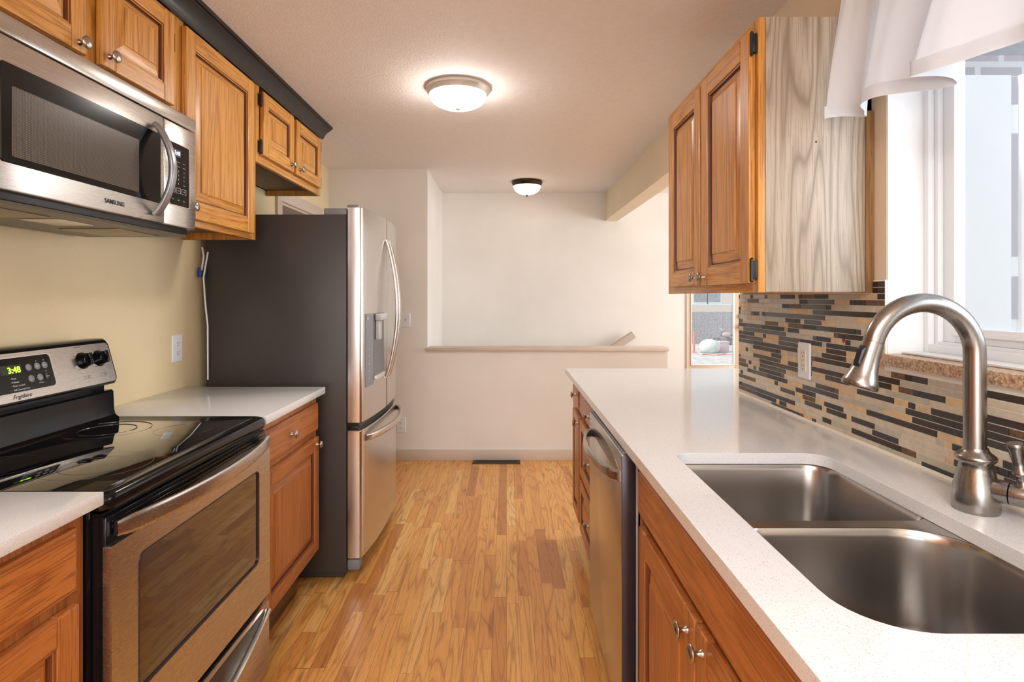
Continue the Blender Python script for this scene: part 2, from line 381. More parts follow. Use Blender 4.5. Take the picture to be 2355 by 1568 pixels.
def text(name, s, org, u, v, size, m, parent, align='LEFT', shear=0.0, bold=0.0, ext=0.0004):
    cu = bpy.data.curves.new('t', 'FONT'); cu.body = s; cu.size = size; cu.align_x = align; cu.shear = shear; cu.offset = bold; cu.resolution_u = 3
    o = bpy.data.objects.new('t', cu); C.objects.link(o); bpy.context.view_layer.update()
    me = bpy.data.meshes.new_from_object(o.evaluated_get(bpy.context.evaluated_depsgraph_get()))
    bpy.data.objects.remove(o, do_unlink=True); bpy.data.curves.remove(cu)
    u = Vector(u).normalized(); v = Vector(v).normalized(); n = u.cross(v); org = Vector(org)
    bm = bmesh.new(); bm.from_mesh(me); bpy.data.meshes.remove(me)
    for w_ in bm.verts: w_.co = org+u*w_.co.x+v*w_.co.y+n*ext
    return obj(name, bm, m, parent)
YD, ZD = (0, 1, 0), (0, 0, 1)

# ------------------------------------------------------------------ cabinet pieces
def panel_door(name, s, x, y0, y1, z0, z1, parent, mats, st=0.055, label=None):
    """raised panel door, face at X=x, outward direction s"""
    th = 0.019; bm = bmesh.new(); mz, my = 0, 1
    xb = x-s*th
    X0, X1 = min(x, xb), max(x, xb)
    box(bm, X0, X1, y0, y0+st, z0, z1, 0.004, mz); box(bm, X0, X1, y1-st, y1, z0, z1, 0.004, mz)
    box(bm, X0, X1, y0+st, y1-st, z0, z0+st, 0.003, my); box(bm, X0, X1, y0+st, y1-st, z1-st, z1, 0.003, my)
    prof = [(-0.003, -0.0025), (0.001, -0.0025), (0.002, -0.0055), (0.006, -0.0055), (0.0075, -0.0135), (0.012, -0.0135), (0.040, -0.0045), (0.0405, -0.002)]
    if (y1-y0) < 0.25: prof = [(a*0.75, b) for a, b in prof]
    L = []
    for ins, d in prof:
        a = st+ins
        L.append([(x+s*d, y0+a, z0+a), (x+s*d, y1-a, z0+a), (x+s*d, y1-a, z1-a), (x+s*d, y0+a, z1-a)])
    rows = [[bm.verts.new(p) for p in q] for q in L]
    for q, (a, b) in enumerate(zip(rows, rows[1:])):
        for i in range(4):
            j = (i+1) % 4; f = bm.faces.new((a[i], a[j], b[j], b[i])); f.material_index = 2 if q in (1, 3, 4) else (my if i in (0, 2) else mz)
    f = bm.faces.new(rows[-1]); f.material_index = mz
    o = obj(name, bm, mats, parent, 20)
    if label: o['label'] = label
    return o
def drawer_front(name, s, x, y0, y1, z0, z1, parent, mats):
    bm = bmesh.new(); L = []
    for ins, d in ((0, -0.019), (0, -0.007), (0.004, -0.004), (0.009, -0.0035), (0.012, 0)):
        L.append([(x+s*d, y0+ins, z0+ins), (x+s*d, y1-ins, z0+ins), (x+s*d, y1-ins, z1-ins), (x+s*d, y0+ins, z1-ins)])
    loft(bm, L, mi=1); return obj(name, bm, mats, parent, 20)
def knob(s, x, y, z, parent):
    bm = bmesh.new()
    lathe(bm, [(0, 0.008), (0.002, 0.008), (0.005, 0.0052), (0.013, 0.0045), (0.016, 0.006), (0.018, 0.0145), (0.0205, 0.0165), (0.0235, 0.0155), (0.026, 0.010), (0.0265, 0.0)], (x, y, z), (s, 0, 0), 20)
    return obj('knob', bm, nickel, parent, 50)
def hinge(s, x, y, z, parent, h=0.05):
    bm = B((min(x, x+s*0.012), max(x, x+s*0.012), y-0.006, y+0.012, z-h/2, z+h/2, 0.002))
    lathe(bm, [(-h/2-0.008, 0.002), (-h/2-0.004, 0.005), (h/2+0.004, 0.005), (h/2+0.008, 0.002)], (x+s*0.013, y, z), ZD, 10)
    return obj('hinge', bm, hinge_m, parent)
def base_cabinet(label, s, xf, xb, y0, y1, mats, toe=0.19, ztop=0.884, name='base_cabinet', group=None, cutx=None):
    t = thing(name, label, 'cabinet', ((xf+xb)/2, (y0+y1)/2, 0), group)
    a, b = sorted((xf, xb))
    if cutx:  # hollow under a sink
        bm = B((a, b, y0, y0+0.018, toe, ztop), (a, b, y1-0.018, y1, toe, ztop), (a, b, y0, y1, toe, toe+0.018), (xf, xf-s*0.02, y0, y1, toe, ztop) if s < 0 else (xf-0.02, xf, y0, y1, toe, ztop))
    else: bm = B((a, b, y0, y1, toe, ztop, 0.001))
    for f in bm.faces: f.material_index = 0
    obj('carcass', bm, mats, t)
    xk = xf-s*0.085
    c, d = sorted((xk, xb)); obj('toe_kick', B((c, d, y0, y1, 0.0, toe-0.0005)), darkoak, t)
    return t

# ------------------------------------------------------------------ SETTING
H = 2.338; XL = -1.43; XR = 0.975; XRo = 1.13; YH = 4.543; YF = 5.593
struct('floor', B((XL-0.15, 1.293, -2.6, YH+0.12, -0.12, 0), (1.293, 4.2, 2.6, YF, -0.12, 0), (-1.58, 1.15, -2.6, -2.55, -0.12, 0), (1.1499, 1.2931, 2.36, 2.61, -0.12, 0)), floor_m, 'honey oak strip floor running away from the camera', 'floor')
struct('ceiling', B((-1.7, 1.55, -2.6, 2.3999, H, H+0.1), (-1.7, 4.3, 2.4, 5.75, H, H+0.1)), ceil_m, 'textured off-white ceiling', 'ceiling')
# left wall with doorway beyond the fridge (Y 3.57-4.27, head at 1.915)
D0, D1, DH = 3.57, 4.27, 1.915
struct('wall_left', B((XL-0.12, XL, -2.6, D0, 0, H), (XL-0.12, XL, D1, YH, 0, H), (XL-0.12, XL, D0, D1, DH, H)), wall_y, 'pale yellow wall behind the range and refrigerator', 'wall')
bm = B((XL, XL+0.016, D0-0.075, D0, 0, DH+0.075, 0.002), (XL, XL+0.016, D1, D1+0.075, 0, DH+0.075, 0.002), (XL, XL+0.018, D0-0.0752, D1+0.0752, DH, DH+0.076, 0.002), (XL-0.12, XL, D0, D0+0.015, 0, DH, 0), (XL-0.12, XL, D1-0.015, D1, 0, DH, 0), (XL-0.12, XL, D0+0.015, D1-0.015, DH-0.015, DH, 0))
struct('trim_1', bm, trim_m, 'greige painted casing round the doorway above the refrigerator', 'trim')
struct('wall_hall', B((XL-0.95, XL-0.85, 2.9, 5.0, 0, H), (XL-0.85, XL-0.12, 2.8, 2.9, 0, H), (XL-0.85, XL-0.12, 4.8, 4.9, 0, H), (XL-0.95, XL-0.12, 2.9, 4.8, -0.1, 0), (XL-0.95, XL-0.12, 2.8, 4.9, 2.2, 2.3)), wall_w, 'cream wall seen through the doorway', 'wall')
struct('wall_back', B((XL-0.12, -0.636, YH, YH+0.12, 0, H)), wall_w, 'cream wall to the left of the stairwell', 'wall')
struct('wall_stair_left', B((-0.756, -0.636, YH+0.12, YF, -1.3, H)), wall_w, 'short cream side wall of the stairwell', 'wall')
struct('wall_half', B((-0.636, 1.293, YH, YH+0.12, -1.3, 0.878)), wall_w, 'off-white half wall guarding the stairwell', 'wall')
struct('trim_2', B((-0.652, 1.302, YH-0.028, YH+0.148, 0.878, 0.906, 0.006)), trim_m, 'greige rounded cap board on the half wall', 'trim')
DX0, DX1, DTOP = 1.775, 2.42, 2.03
struct('wall_far', B((-0.756, DX0, YF, YF+0.14, -1.3, H), (DX0, DX1, YF, YF+0.14, DTOP, H), (DX1, 4.2, YF, YF+0.14, -0.12, H), (DX0, DX1, YF, YF+0.14, -0.3, 0.0)), wall_w, 'off-white far wall beyond the stairwell', 'wall')
struct('stairwell_floor', B((-0.636, 1.293, YH+0.12, YF, -1.35, -1.3), (1.293, 1.35, YH+0.12, YF, -1.3, -0.12)), wall_w, 'bottom of the stairwell hidden behind the half wall', 'floor')
# right wall with window opening
WY0, WY1, WZ0, WZ1 = 0.32, 1.451, 1.168, 2.05
struct('wall_right', B((XR, XRo, WY1, 2.36, 0, H), (XR, XRo, -2.6, WY0, 0, H), (XR, XRo, WY0, WY1, 0, WZ0-0.028), (XR, XRo, WY0, WY1, WZ1, H)), wall_h, 'cream painted wall around the kitchen window', 'wall')
struct('wall_header', B((XR, 1.10, 2.36, YF, 2.063, H)), wall_h, 'cream ceiling beam between kitchen and dining room', 'beam')
# plaster reveal lining
struct('trim_3', B((XR+0.001, 1.066, WY1-0.004, WY1+0.0, WZ0, WZ1, 0), (XR+0.001, 1.066, WY0, WY0+0.004, WZ0, WZ1), (XR+0.001, 1.066, WY0, WY1, WZ1-0.004, WZ1)), white_pl, 'chipped white plaster reveal beside the window', 'trim')
# dining room shell
struct('wall_dining_right', B((4.0, 4.12, 2.6, YF, -0.12, 0.7), (4.0, 4.12, 2.6, YF, 2.1, H), (4.0, 4.12, 2.6, 3.2, 0.7, 2.1), (4.0, 4.12, 5.0, YF, 0.7, 2.1)), wall_w, 'off-white dining room wall out of view on the right', 'wall')
struct('wall_dining_near', B((XRo, 4.12, 2.50, 2.6, -0.4, H+0.1)), wall_w, 'off-white dining room wall hidden behind the upper cabinet', 'wall')
struct('wall_outside', B((XRo+0.002, 4.12, 2.40, 2.4995, -1.36, 3.2)), brick_m, 'red brown brick house wall outside the kitchen window', 'wall')
struct('wall_rear', B((XL, 0.0-1.1, -2.6, -2.5, 0, H), (0.9, XR, -2.6, -2.5, 0, H), (-1.1, 0.9, -2.6, -2.5, 0, H)), rear_m, 'tan wall behind the camera', 'wall')
# baseboards
def baseb(name, bx, lab): struct(name, bx, trim_m, lab, 'baseboard')
baseb('baseboard_back', B((-1.41, 1.293, YH-0.014, YH, 0, 0.087, 0.003)), 'greige baseboard under the half wall')
baseb('baseboard_far', B((1.31, 1.77, YF-0.014, YF, 0, 0.087, 0.003), (2.43, 3.99, YF-0.014, YF, 0, 0.087, 0.003)), 'greige baseboard along the dining room wall')
# window_1 : vinyl slider
def xring(bm, x0, x1, y0, y1, z0, z1, wd, mi=0, wz=None):
    wz = wz or wd
    box(bm, x0, x1, y0, y0+wd, z0, z1, 0.002, mi); box(bm, x0, x1, y1-wd, y1, z0, z1, 0.002, mi)
    box(bm, x0, x1, y0+wd, y1-wd, z0, z0+wz, 0.002, mi); box(bm, x0, x1, y0+wd, y1-wd, z1-wz, z1, 0.002, mi)
bm = bmesh.new(); xring(bm, 1.066, 1.128, WY0, WY1, WZ0+0.004, WZ1, 0.022); xring(bm, 1.080, 1.128, WY0+0.022, WY1-0.022, WZ0+0.02, WZ1-0.022, 0.014)
win = struct('window_1', bm, vinyl, 'white vinyl sliding window above the sink', 'window')
bm = bmesh.new(); xring(bm, 1.092, 1.120, 0.86, WY1-0.036, WZ0+0.034, WZ1-0.034, 0.036); box(bm, 1.086, 1.092, 0.90, WY1-0.075, WZ0+0.052, WZ0+0.060)
so = obj('window_sash', bm, vinyl, win)
obj('pane', B((1.105, 1.108, 0.896, WY1-0.072, WZ0+0.07, WZ1-0.07)), screen_m, so)
bm = bmesh.new(); xring(bm, 1.100, 1.126, WY0+0.036, 0.90, WZ0+0.034, WZ1-0.034, 0.036)
so = obj('window_sash', bm, vinyl, win); obj('pane', B((1.112, 1.115, WY0+0.072, 0.864, WZ0+0.07, WZ1-0.07)), glass_m, so)
struct('window_sill_1', B((0.957, 1.070, WY0-0.01, WY1+0.001, WZ0-0.028, WZ0, 0.002)), granite_m, 'speckled tan granite window sill', 'sill')
tag(obj('sill_caulk', B((1.010, 1.0655, WY0+0.01, WY1-0.006, WZ0+0.0003, WZ0+0.006, 0.002)), white_pl, loc=(1.04, 0.9, WZ0)), 'thick white paint bead on the granite sill under the window', 'caulk')

# door_1 in the far wall
bm = bmesh.new()
def frm(bm, x0, x1, z0, z1, wl, wr, wb, wt, y0, y1):
    box(bm, x0, x0+wl, y0, y1, z0, z1, 0.002); box(bm, x1-wr, x1, y0, y1, z0, z1, 0.002)
    box(bm, x0+wl, x1-wr, y0, y1, z0, z0+wb, 0.002); box(bm, x0+wl, x1-wr, y0, y1, z1-wt, z1, 0.002)
frm(bm, 1.797, 2.398, 0.012, 2.008, 0.028, 0.138, 0.62, 0.11, YF+0.01, YF+0.05)
dr = struct('door_1', bm, plain('tan_painted_door', (0.62, 0.48, 0.34), 0.45), 'tan back door with a tall glass lite', 'door')
obj('door_frame', B((DX0, 1.795, YF-0.012, YF+0.139, 0, DTOP, 0.002), (2.40, DX1, YF-0.012, YF+0.139, 0, DTOP, 0.002), (1.795, 2.40, YF-0.012, YF+0.139, 2.010, DTOP, 0.002)), trim_m, dr)
obj('pane', B((1.826, 2.259, YF+0.027, YF+0.033, 0.633, 1.897)), glass_m, dr)
obj('glass_bead', B((2.243, 2.2595, YF+0.002, YF+0.026, 0.633, 1.897, 0.002), (1.8255, 1.834, YF+0.002, YF+0.026, 0.633, 1.897, 0.002), (1.834, 2.243, YF+0.002, YF+0.026, 0.632, 0.645, 0.002)), vinyl, dr)
for zz in (1.018, 1.120):
    bm = bmesh.new(); lathe(bm, [(0, 0.030), (0.006, 0.030), (0.010, 0.014), (0.03, 0.012), (0.038, 0.024), (0.055, 0.026), (0.062, 0.016), (0.064, 0)] if zz < 1.1 else [(0, 0.030), (0.012, 0.028), (0.020, 0.016), (0.03, 0.014), (0.031, 0)], (2.325, YF+0.010, zz), (0, -1, 0), 20)
    obj('door_knob' if zz < 1.1 else 'deadbolt', bm, steel_fc, dr)

# ------------------------------------------------------------------ LEFT RUN
mL = (oakz, oaky, groove_m); mLow = (loakz, loaky, groove_m)
XC = -0.805   # counter front
# near base cabinet
t = base_cabinet('oak base cabinet left of the range, cut by the photo corner', 1, -0.845, XL+0.002, 0.50, 1.128, mLow, ztop=0.897)
d = drawer_front('drawer_front', 1, -0.825, 0.535, 1.094, 0.745, 0.868, t, mLow); knob(1, -0.825, 0.815, 0.805, d)
d = panel_door('door', 1, -0.825, 0.535, 1.094, 0.21, 0.722, t, mLow); knob(1, -0.825, 0.60, 0.67, d)
# far base cabinet
t = base_cabinet('oak base cabinet between the range and the refrigerator', 1, -0.845, XL+0.002, 1.905, 2.507, mLow)
d = drawer_front('drawer_front', 1, -0.825, 1.93, 2.487, 0.728, 0.848, t, mLow); knob(1, -0.825, 2.165, 0.787, d)
d = panel_door('door', 1, -0.825, 1.93, 2.487, 0.205, 0.702, t, mLow); knob(1, -0.825, 2.455, 0.672, d)
t = thing('added_oak_cabinet', 'tall oak cabinet added out of view left of the camera for the refrigerator to reflect', 'cabinet', (-1.12, -0.35, 0))  # unseen cabinet added so the refrigerator door edge reflects oak
obj('carcass', B((XL+0.002, -0.845, -0.95, 0.25, 0.1, 2.20, 0.002), (XL+0.002, -0.93, -0.95, 0.25, 0.0, 0.0995)), mLow, t)
for y0_, y1_ in ((-0.93, -0.36), (-0.34, 0.23)):
    d = panel_door('door', 1, -0.825, y0_, y1_, 0.12, 2.18, t, mLow); knob(1, -0.825, y1_-0.03 if y0_ < -0.5 else y0_+0.03, 1.1, d)
def ctop(label, x0, x1, y0, y1, z0, z1, name='countertop'):
    o = obj(name, B((x0, x1, y0, y1, z0, z1, 0.0025)), quartz_m, loc=((x0+x1)/2, (y0+y1)/2, z0))
    return tag(o, label, 'countertop')
ctop('white quartz countertop left of the range', XL+0.001, XC, 0.30, 1.131, 0.8975, 0.9245)
ctop('white quartz countertop between the range and the refrigerator', XL+0.001, XC, 1.899, 2.512, 0.8845, 0.914)

# ---- range
t = thing('range', 'black and stainless freestanding electric range with a glass cooktop', 'stove', (-1.1, 1.513, 0))
Y0, Y1 = 1.1335, 1.8955
obj('oven_body', B((XL+0.01, -0.836, Y0, Y1, 0.05, 0.884, 0.003), (XL+0.05, -0.90, Y0+0.03, Y1-0.03, 0.0, 0.05)), gloss_black, t)
# cooktop frame with rounded nose
bm = bmesh.new()
oz = lambda ins, r=0.03: [(p[0], p[1]) for p in rrect(XL+0.02+ins, -0.800-ins, Y0-0.0005+ins, Y1+0.0005-ins, [r, 0.01, 0.01, r])]
L = []
for ins, z in ((0.012, 0.876), (0.002, 0.882), (0.0, 0.892), (0.0, 0.904), (0.004, 0.912), (0.012, 0.9155), (0.020, 0.9155), (0.026, 0.9135)):
    L.append([(p[0], p[1], z) for p in oz(ins)])
loft(bm, L, cap1=True)
ck = obj('cooktop', bm, gloss_black, t, 50)
gl = obj('cooktop_glass', B((-1.335, -0.838, Y0+0.028, Y1-0.028, 0.9128, 0.9148, 0.0005)), cook_glass, ck)
def cring(bm, cx, cy, r, wd, z, n=48):
    o_ = [(cx+r*math.cos(2*math.pi*k/n), cy+r*math.sin(2*math.pi*k/n)) for k in range(n)]
    i_ = [(cx+(r-wd)*math.cos(2*math.pi*k/n), cy+(r-wd)*math.sin(2*math.pi*k/n)) for k in range(n)]
    ring(bm, o_, i_, lambda p: (p[0], p[1], z), lambda p: (p[0], p[1], z+0.00015))
for cx, cy, r in ((-1.20, 1.33, 0.095), (-0.97, 1.34, 0.115), (-1.20, 1.70, 0.115), (-0.97, 1.70, 0.08)):
    bm = bmesh.new(); cring(bm, cx, cy, r, 0.0010, 0.9148)
    if r > 0.1: cring(bm, cx, cy, r*0.66, 0.0018, 0.9148)
    obj('burner_ring', bm, burner_m, ck)
# vent strip with louvres behind door top
bm = B((-0.836, -0.815, Y0+0.004, Y1-0.004, 0.835, 0.876))
for k in range(3): box(bm, -0.815, -0.803, Y0+0.02, Y1-0.02, 0.842+0.011*k, 0.847+0.011*k, 0.001)
obj('vent_strip', bm, gloss_black, t)
# oven door
XO = -0.793
f0 = lambda p: (XO-0.018, p[0], p[1]); f1 = lambda p: (XO, p[0], p[1])
bm = B((-0.835, XO-0.012, Y0+0.003, Y1-0.003, 0.327, 0.870, 0.004))
dv = obj('oven_door', bm, gloss_black, t)
WIN = (1.218, 1.812, 0.461, 0.760)
bm = bmesh.new(); ring(bm, rrect(Y0+0.002, Y1-0.002, 0.326, 0.812, 0.004), rrect(*WIN, 0.022), f0, f1); bm2 = obj('door_panel', bm, steel_y, dv, 30)
obj('door_window', B((XO-0.0115, XO-0.004, WIN[0]-0.002, WIN[1]+0.002, WIN[2]-0.002, WIN[3]+0.002)), oven_glass, dv)
bm = bmesh.new(); ring(bm, rrect(WIN[0], WIN[1], WIN[2], WIN[3], 0.022), rrect(WIN[0]+0.003, WIN[1]-0.003, WIN[2]+0.003, WIN[3]-0.003, 0.020), lambda p: (XO-0.006, p[0], p[1]), lambda p: (XO+0.001, p[0], p[1])); obj('window_bead', bm, steel_side, dv)
pts = []; hw = []
for k in range(25):
    q = k/24; y = 1.148+q*(1.885-1.148); e = 0.052*math.sin(math.pi*q)**0.75; pts.append((XO+0.0+e, y, 0.843)); hw.append(0.0195 if 0 < k < 24 else 0.015)
bm = bmesh.new(); strap(bm, pts, ZD, hw, 0.006, None); obj('door_handle', bm, steel_y, dv, 40)
# storage drawer
bm = B((-0.835, XO, Y0+0.003, Y1-0.003, 0.072, 0.302, 0.004)); sd = obj('storage_drawer', bm, steel_y, t)
bm = bmesh.new(); pts = []
for k in range(21):
    q = k/20; y = 1.20+q*0.66; pts.append((XO+0.010, y, 0.285-0.085*math.sin(math.pi*q)))
strap(bm, pts, (1, 0, 0), 0.009, 0.004, None); obj('drawer_grip', bm, steel_z, sd)
obj('grip_recess', prism(bmesh.new(), [(1.21+0.64*k/20, 0.288-0.078*math.sin(math.pi*k/20)) for k in range(21)], 'yz', XO-0.0005, XO+0.0012), black_gap, sd)
# backguard console
CX1, CX0 = -1.292, -1.332       # face X at bottom / top
CZ0, CZ1 = 1.028, 1.176
bm = bmesh.new()
def face_at(z): return CX1+(CX0-CX1)*(z-CZ0)/(CZ1-CZ0)
L = []
for ins, d in ((0.0, -0.055), (0.0, -0.006), (0.005, 0.0)):
    L.append([(face_at(p[1])+d, p[0], p[1]) for p in rrect(Y0+ins, 1.887-ins, CZ0+ins, CZ1-ins, 0.022)])
loft(bm, L)
box(bm, XL+0.002, -1.335, Y0+0.02, 1.875, 0.90, CZ1-0.02)
bk = obj('backguard', bm, gloss_black, t)
# lower splash hump
bm = bmesh.new(); prof = [(-1.40, 0.905), (-1.40, 1.007), (-1.309, 1.007), (-1.303, 1.002), (-1.300, 0.940), (-1.296, 0.926), (-1.286, 0.918), (-1.275, 0.905)]
loft(bm, [[(p[0], y, p[1]) for p in prof] for y in (Y0+0.006, Y1-0.022)]); obj('backguard_base', bm, gloss_black, bk, 30)
u = Vector(YD); vv = Vector((CX0-CX1, 0, CZ1-CZ0)).normalized(); nn = u.cross(vv)
def onface(y, z, off=0.0):
    p = Vector((face_at(z), y, z)); return p+nn*off
def fplate(bm, y0, y1, z0, z1, r, a, b, mi=0):
    loft(bm, [[onface(p[0], p[1], a) for p in rrect(y0, y1, z0, z1, r)], [onface(p[0], p[1], b) for p in rrect(y0, y1, z0, z1, r)]], mi=mi)
bm = bmesh.new(); fplate(bm, Y0+0.010, 1.877, CZ0+0.009, CZ1-0.014, 0.014, -0.002, 0.0012); obj('console_panel', bm, steel_y, bk)
bm = bmesh.new(); fplate(bm, 1.27, 1.632, 1.058, 1.150, 0.012, 0.001, 0.0024); dp = obj('display_panel', bm, gloss_black, bk)
bm = bmesh.new(); ring(bm, rrect(1.268, 1.635, 1.056, 1.152, 0.014), rrect(1.271, 1.631, 1.059, 1.149, 0.012), lambda p: onface(p[0], p[1], 0.001), lambda p: onface(p[0], p[1], 0.0035)); obj('display_bezel', bm, alum, dp)
bm = bmesh.new(); fplate(bm, 1.466, 1.531, 1.107, 1.131, 0.002, 0.0024, 0.0028); obj('clock_window', bm, led_bg, dp)
def ftext(name, s, y, z, size, m, par, al='LEFT', sh=0.0, bold=0.0, off=0.003): return text(name, s, onface(y, z, off), u, vv, size, m, par, al, sh, bold)
ftext('clock_digits', '3:48', 1.487, 1.110, 0.023, led_green, dp, bold=0.0006, off=0.0031)
for (y, z, lab) in ((1.553, 1.119, '^'), (1.582, 1.119, 'Bake'), (1.607, 1.119, 'Broil'), (1.553, 1.088, 'v'), (1.582, 1.088, 'Clock\non/off'), (1.607, 1.088, 'Clear')):
    bm = bmesh.new(); lathe(bm, [(0.002, 0.0098), (0.0038, 0.0098), (0.0042, 0.0092)], onface(y, z), nn, 20)
    b_ = obj('touch_button', bm, grey_pl if lab != 'Clear' else black_gap, dp); ftext('button_text', lab, y, z-0.0015, 0.0055 if len(lab) < 6 else 0.004, print_white, b_, 'CENTER', off=0.0044)
    if y > 1.56 and lab in ('Bake', 'Broil', 'Clear'):
        bm = bmesh.new(); lathe(bm, [(0.002, 0.0013), (0.0032, 0.0013)], onface(y, z+0.0145), nn, 8); obj('indicator_dot', bm, print_white, dp)
for k, s_ in enumerate(('Oven', 'Preheat', 'Door Locked')):
    ftext('status_text', '\u2022 '+s_, 1.487, 1.093-0.0095*k, 0.0068, print_white, dp)
ftext('status_text', '\u00b7 \u00b7 \u00b7  Self-Cleaning Oven  \u00b7 \u00b7 \u00b7', 1.478, 1.0635, 0.0066, print_white, dp)
ftext('status_text', 'Cleaning', 1.582, 1.0725, 0.0048, print_white, dp, 'CENTER')
ftext('script_lettering', 'Frigidaire', 1.484, 1.043, 0.0155, print_dark, bk, sh=0.45, off=0.0017)
for ky, lab in ((1.752, 'Right\nRear'), (1.822, 'Right\nFront')):
    kz = 1.115
    bm = bmesh.new(); lathe(bm, [(0.001, 0.0265), (0.004, 0.026), (0.008, 0.0225), (0.020, 0.020), (0.023, 0.018)], onface(ky, kz), nn, 28)
    a_ = onface(ky, kz, 0.030)
    tb = bmesh.new(); box(tb, -0.004, 0.004, -0.019, 0.019, -0.008, 0.004, 0.002); M = Matrix((u, vv, nn)).transposed().to_4x4(); M.translation = a_; bmesh.ops.transform(tb, matrix=M, verts=tb.verts); merge(bm, tb)
    obj('burner_knob', bm, gloss_black, bk, 40)
    for a in range(-140, 141, 40):
        aa = R(a); p = (ky+0.032*math.sin(aa), kz+0.032*math.cos(aa)); ftext('dial_mark', ('OFF', 'HI', '2', '4', '6', '8', 'LO', '\u00b7')[(a+140)//40 % 8], p[0], p[1]-0.002, 0.0052, print_dark, bk, 'CENTER', off=0.0018)
    ftext('dial_label', lab, ky+0.004, kz-0.050, 0.006, print_dark, bk, off=0.0018); ftext('dial_icon', '\u25e6\u25e6\n\u25e6\u2022', ky-0.012, kz-0.050, 0.008, print_dark, bk, off=0.0018)
ftext('dial_label', 'Hot Surface', 1.730, 1.156, 0.0055, print_dark, bk, off=0.0018)

# ---- microwave
t = thing('microwave', 'stainless over-the-range microwave with black glass door hung above the range', 'microwave', (-1.23, 1.513, 1.52))
XM = -1.040; M0, M1 = 1.135, 1.8945
bd = obj('housing', B((XL+0.002, XM-0.030, M0, M1, 1.520, 1.903, 0.003)), black_gap, t)
obj('vent_grille', B((XM-0.031, XM, M0, M1, 1.861, 1.903, 0.004)), steel_y, t)
bm = B((XM-0.0295, XM-0.002, M0, 1.7185, 1.536, 1.8585, 0.004)); md = obj('door', bm, steel_y, t)
bm = bmesh.new(); rplate(bm, XM-0.003, 1, 1.1615, 1.700, 1.594, 1.803, 0.008, 0.004); gp = obj('door_glass', bm, gloss_black, md)
def mesh_mat():
    m, t_, b = nt('perforated_window_screen'); tc = nd(t_, 'ShaderNodeTexCoord')
    v = nd(t_, 'ShaderNodeTexVoronoi', i_Scale=260.0); v.inputs['Randomness'].default_value = 0.0
    lk(t_, tc.outputs['Object'], v.inputs['Vector'])
    c = ramp(t_, v.outputs['Distance'], [(0.3, (0.02, 0.018, 0.015)), (0.45, (0.115, 0.095, 0.075))])
    lk(t_, c, b.inputs['Base Color']); b.inputs['Roughness'].default_value = 0.25; return m
bm = bmesh.new(); rplate(bm, XM+0.0005, 1, 1.187, 1.598, 1.609, 1.757, 0.004, 0.0012, e=0.0004); obj('window_screen', bm, mesh_mat(), gp)
bm = B((XM-0.0295, XM-0.002, 1.7215, M1, 1.536, 1.8585, 0.004)); mp_ = obj('control_panel', bm, steel_y, t)
bm = bmesh.new(); rplate(bm, XM-0.003, 1, 1.744, 1.853, 1.602, 1.796, 0.006, 0.0025); kp = obj('keypad', bm, gloss_black, mp_)
bm = bmesh.new(); ring(bm, rrect(1.743, 1.855, 1.600, 1.798, 0.007), rrect(1.745, 1.853, 1.602, 1.796, 0.006), lambda p: (XM-0.003, p[0], p[1]), lambda p: (XM+0.0004, p[0], p[1])); obj('keypad_bezel', bm, alum, kp)
bm = bmesh.new(); rplate(bm, XM-0.0006, 1, 1.764, 1.806, 1.756, 1.778, 0.002, 0.0003, e=0.0001); obj('clock_window', bm, plain('display_blue_grey', (0.06, 0.07, 0.10), 0.3), kp)
XT = XM+0.0001
text('clock_digits', '3:48', (XT, 1.770, 1.761), YD, ZD, 0.0175, led_blue, kp, bold=0.0003)
rows = [('Popcorn', 'Reheat', 'Sensor'), ('Auto', 'Power', 'Defrost'), ('1', '2', '3'), ('4', '5', '6'), ('7', '8', '9'), ('Clock', '0', 'Cancel')]
zz = [1.738, 1.724, 1.708, 1.695, 1.682, 1.669]
for r_, z in zip(rows, zz):
    for k, s_ in enumerate(r_): text('key_text', s_, (XT, 1.762+0.030*k, z), YD, ZD, 0.0085 if len(s_) < 2 else 0.0046, print_white, kp, 'CENTER')
for k, s_ in enumerate(('Stop', 'Start', '+30s')):
    y = 1.762+0.030*k; bm = bmesh.new(); ring(bm, rrect(y-0.012, y+0.012, 1.641, 1.658, 0.002), rrect(y-0.0112, y+0.0112, 1.6418, 1.6572, 0.0015), lambda p: (XT, p[0], p[1]), lambda p: (XT+0.0004, p[0], p[1])); obj('key_outline', bm, print_white, kp)
    text('key_text', s_, (XT, y, 1.648), YD, ZD, 0.006, print_white, kp, 'CENTER')
for k, s_ in enumerate(('Vent', 'Light', 'Timer')): text('key_text', s_, (XT, 1.762+0.030*k, 1.618), YD, ZD, 0.0055, print_white, kp, 'CENTER')
text('raised_lettering', 'SAMSUNG', (XM-0.0015, 1.4655, 1.5585), YD, ZD, 0.0165, print_dark, md, bold=0.0004)
pts = []; hw = []
for k in range(25):
    q = k/24; z = 1.556+q*(1.824-1.556); e = 0.052*math.sin(math.pi*q)**0.8; pts.append((XM+0.004+e, 1.668, z)); hw.append(0.0135)
bm = bmesh.new(); strap(bm, pts, YD, hw, 0.007, None); obj('door_handle', bm, plain('grey_metal_handle', (0.33, 0.34, 0.37), 0.33, metal=0.75), md, 40)
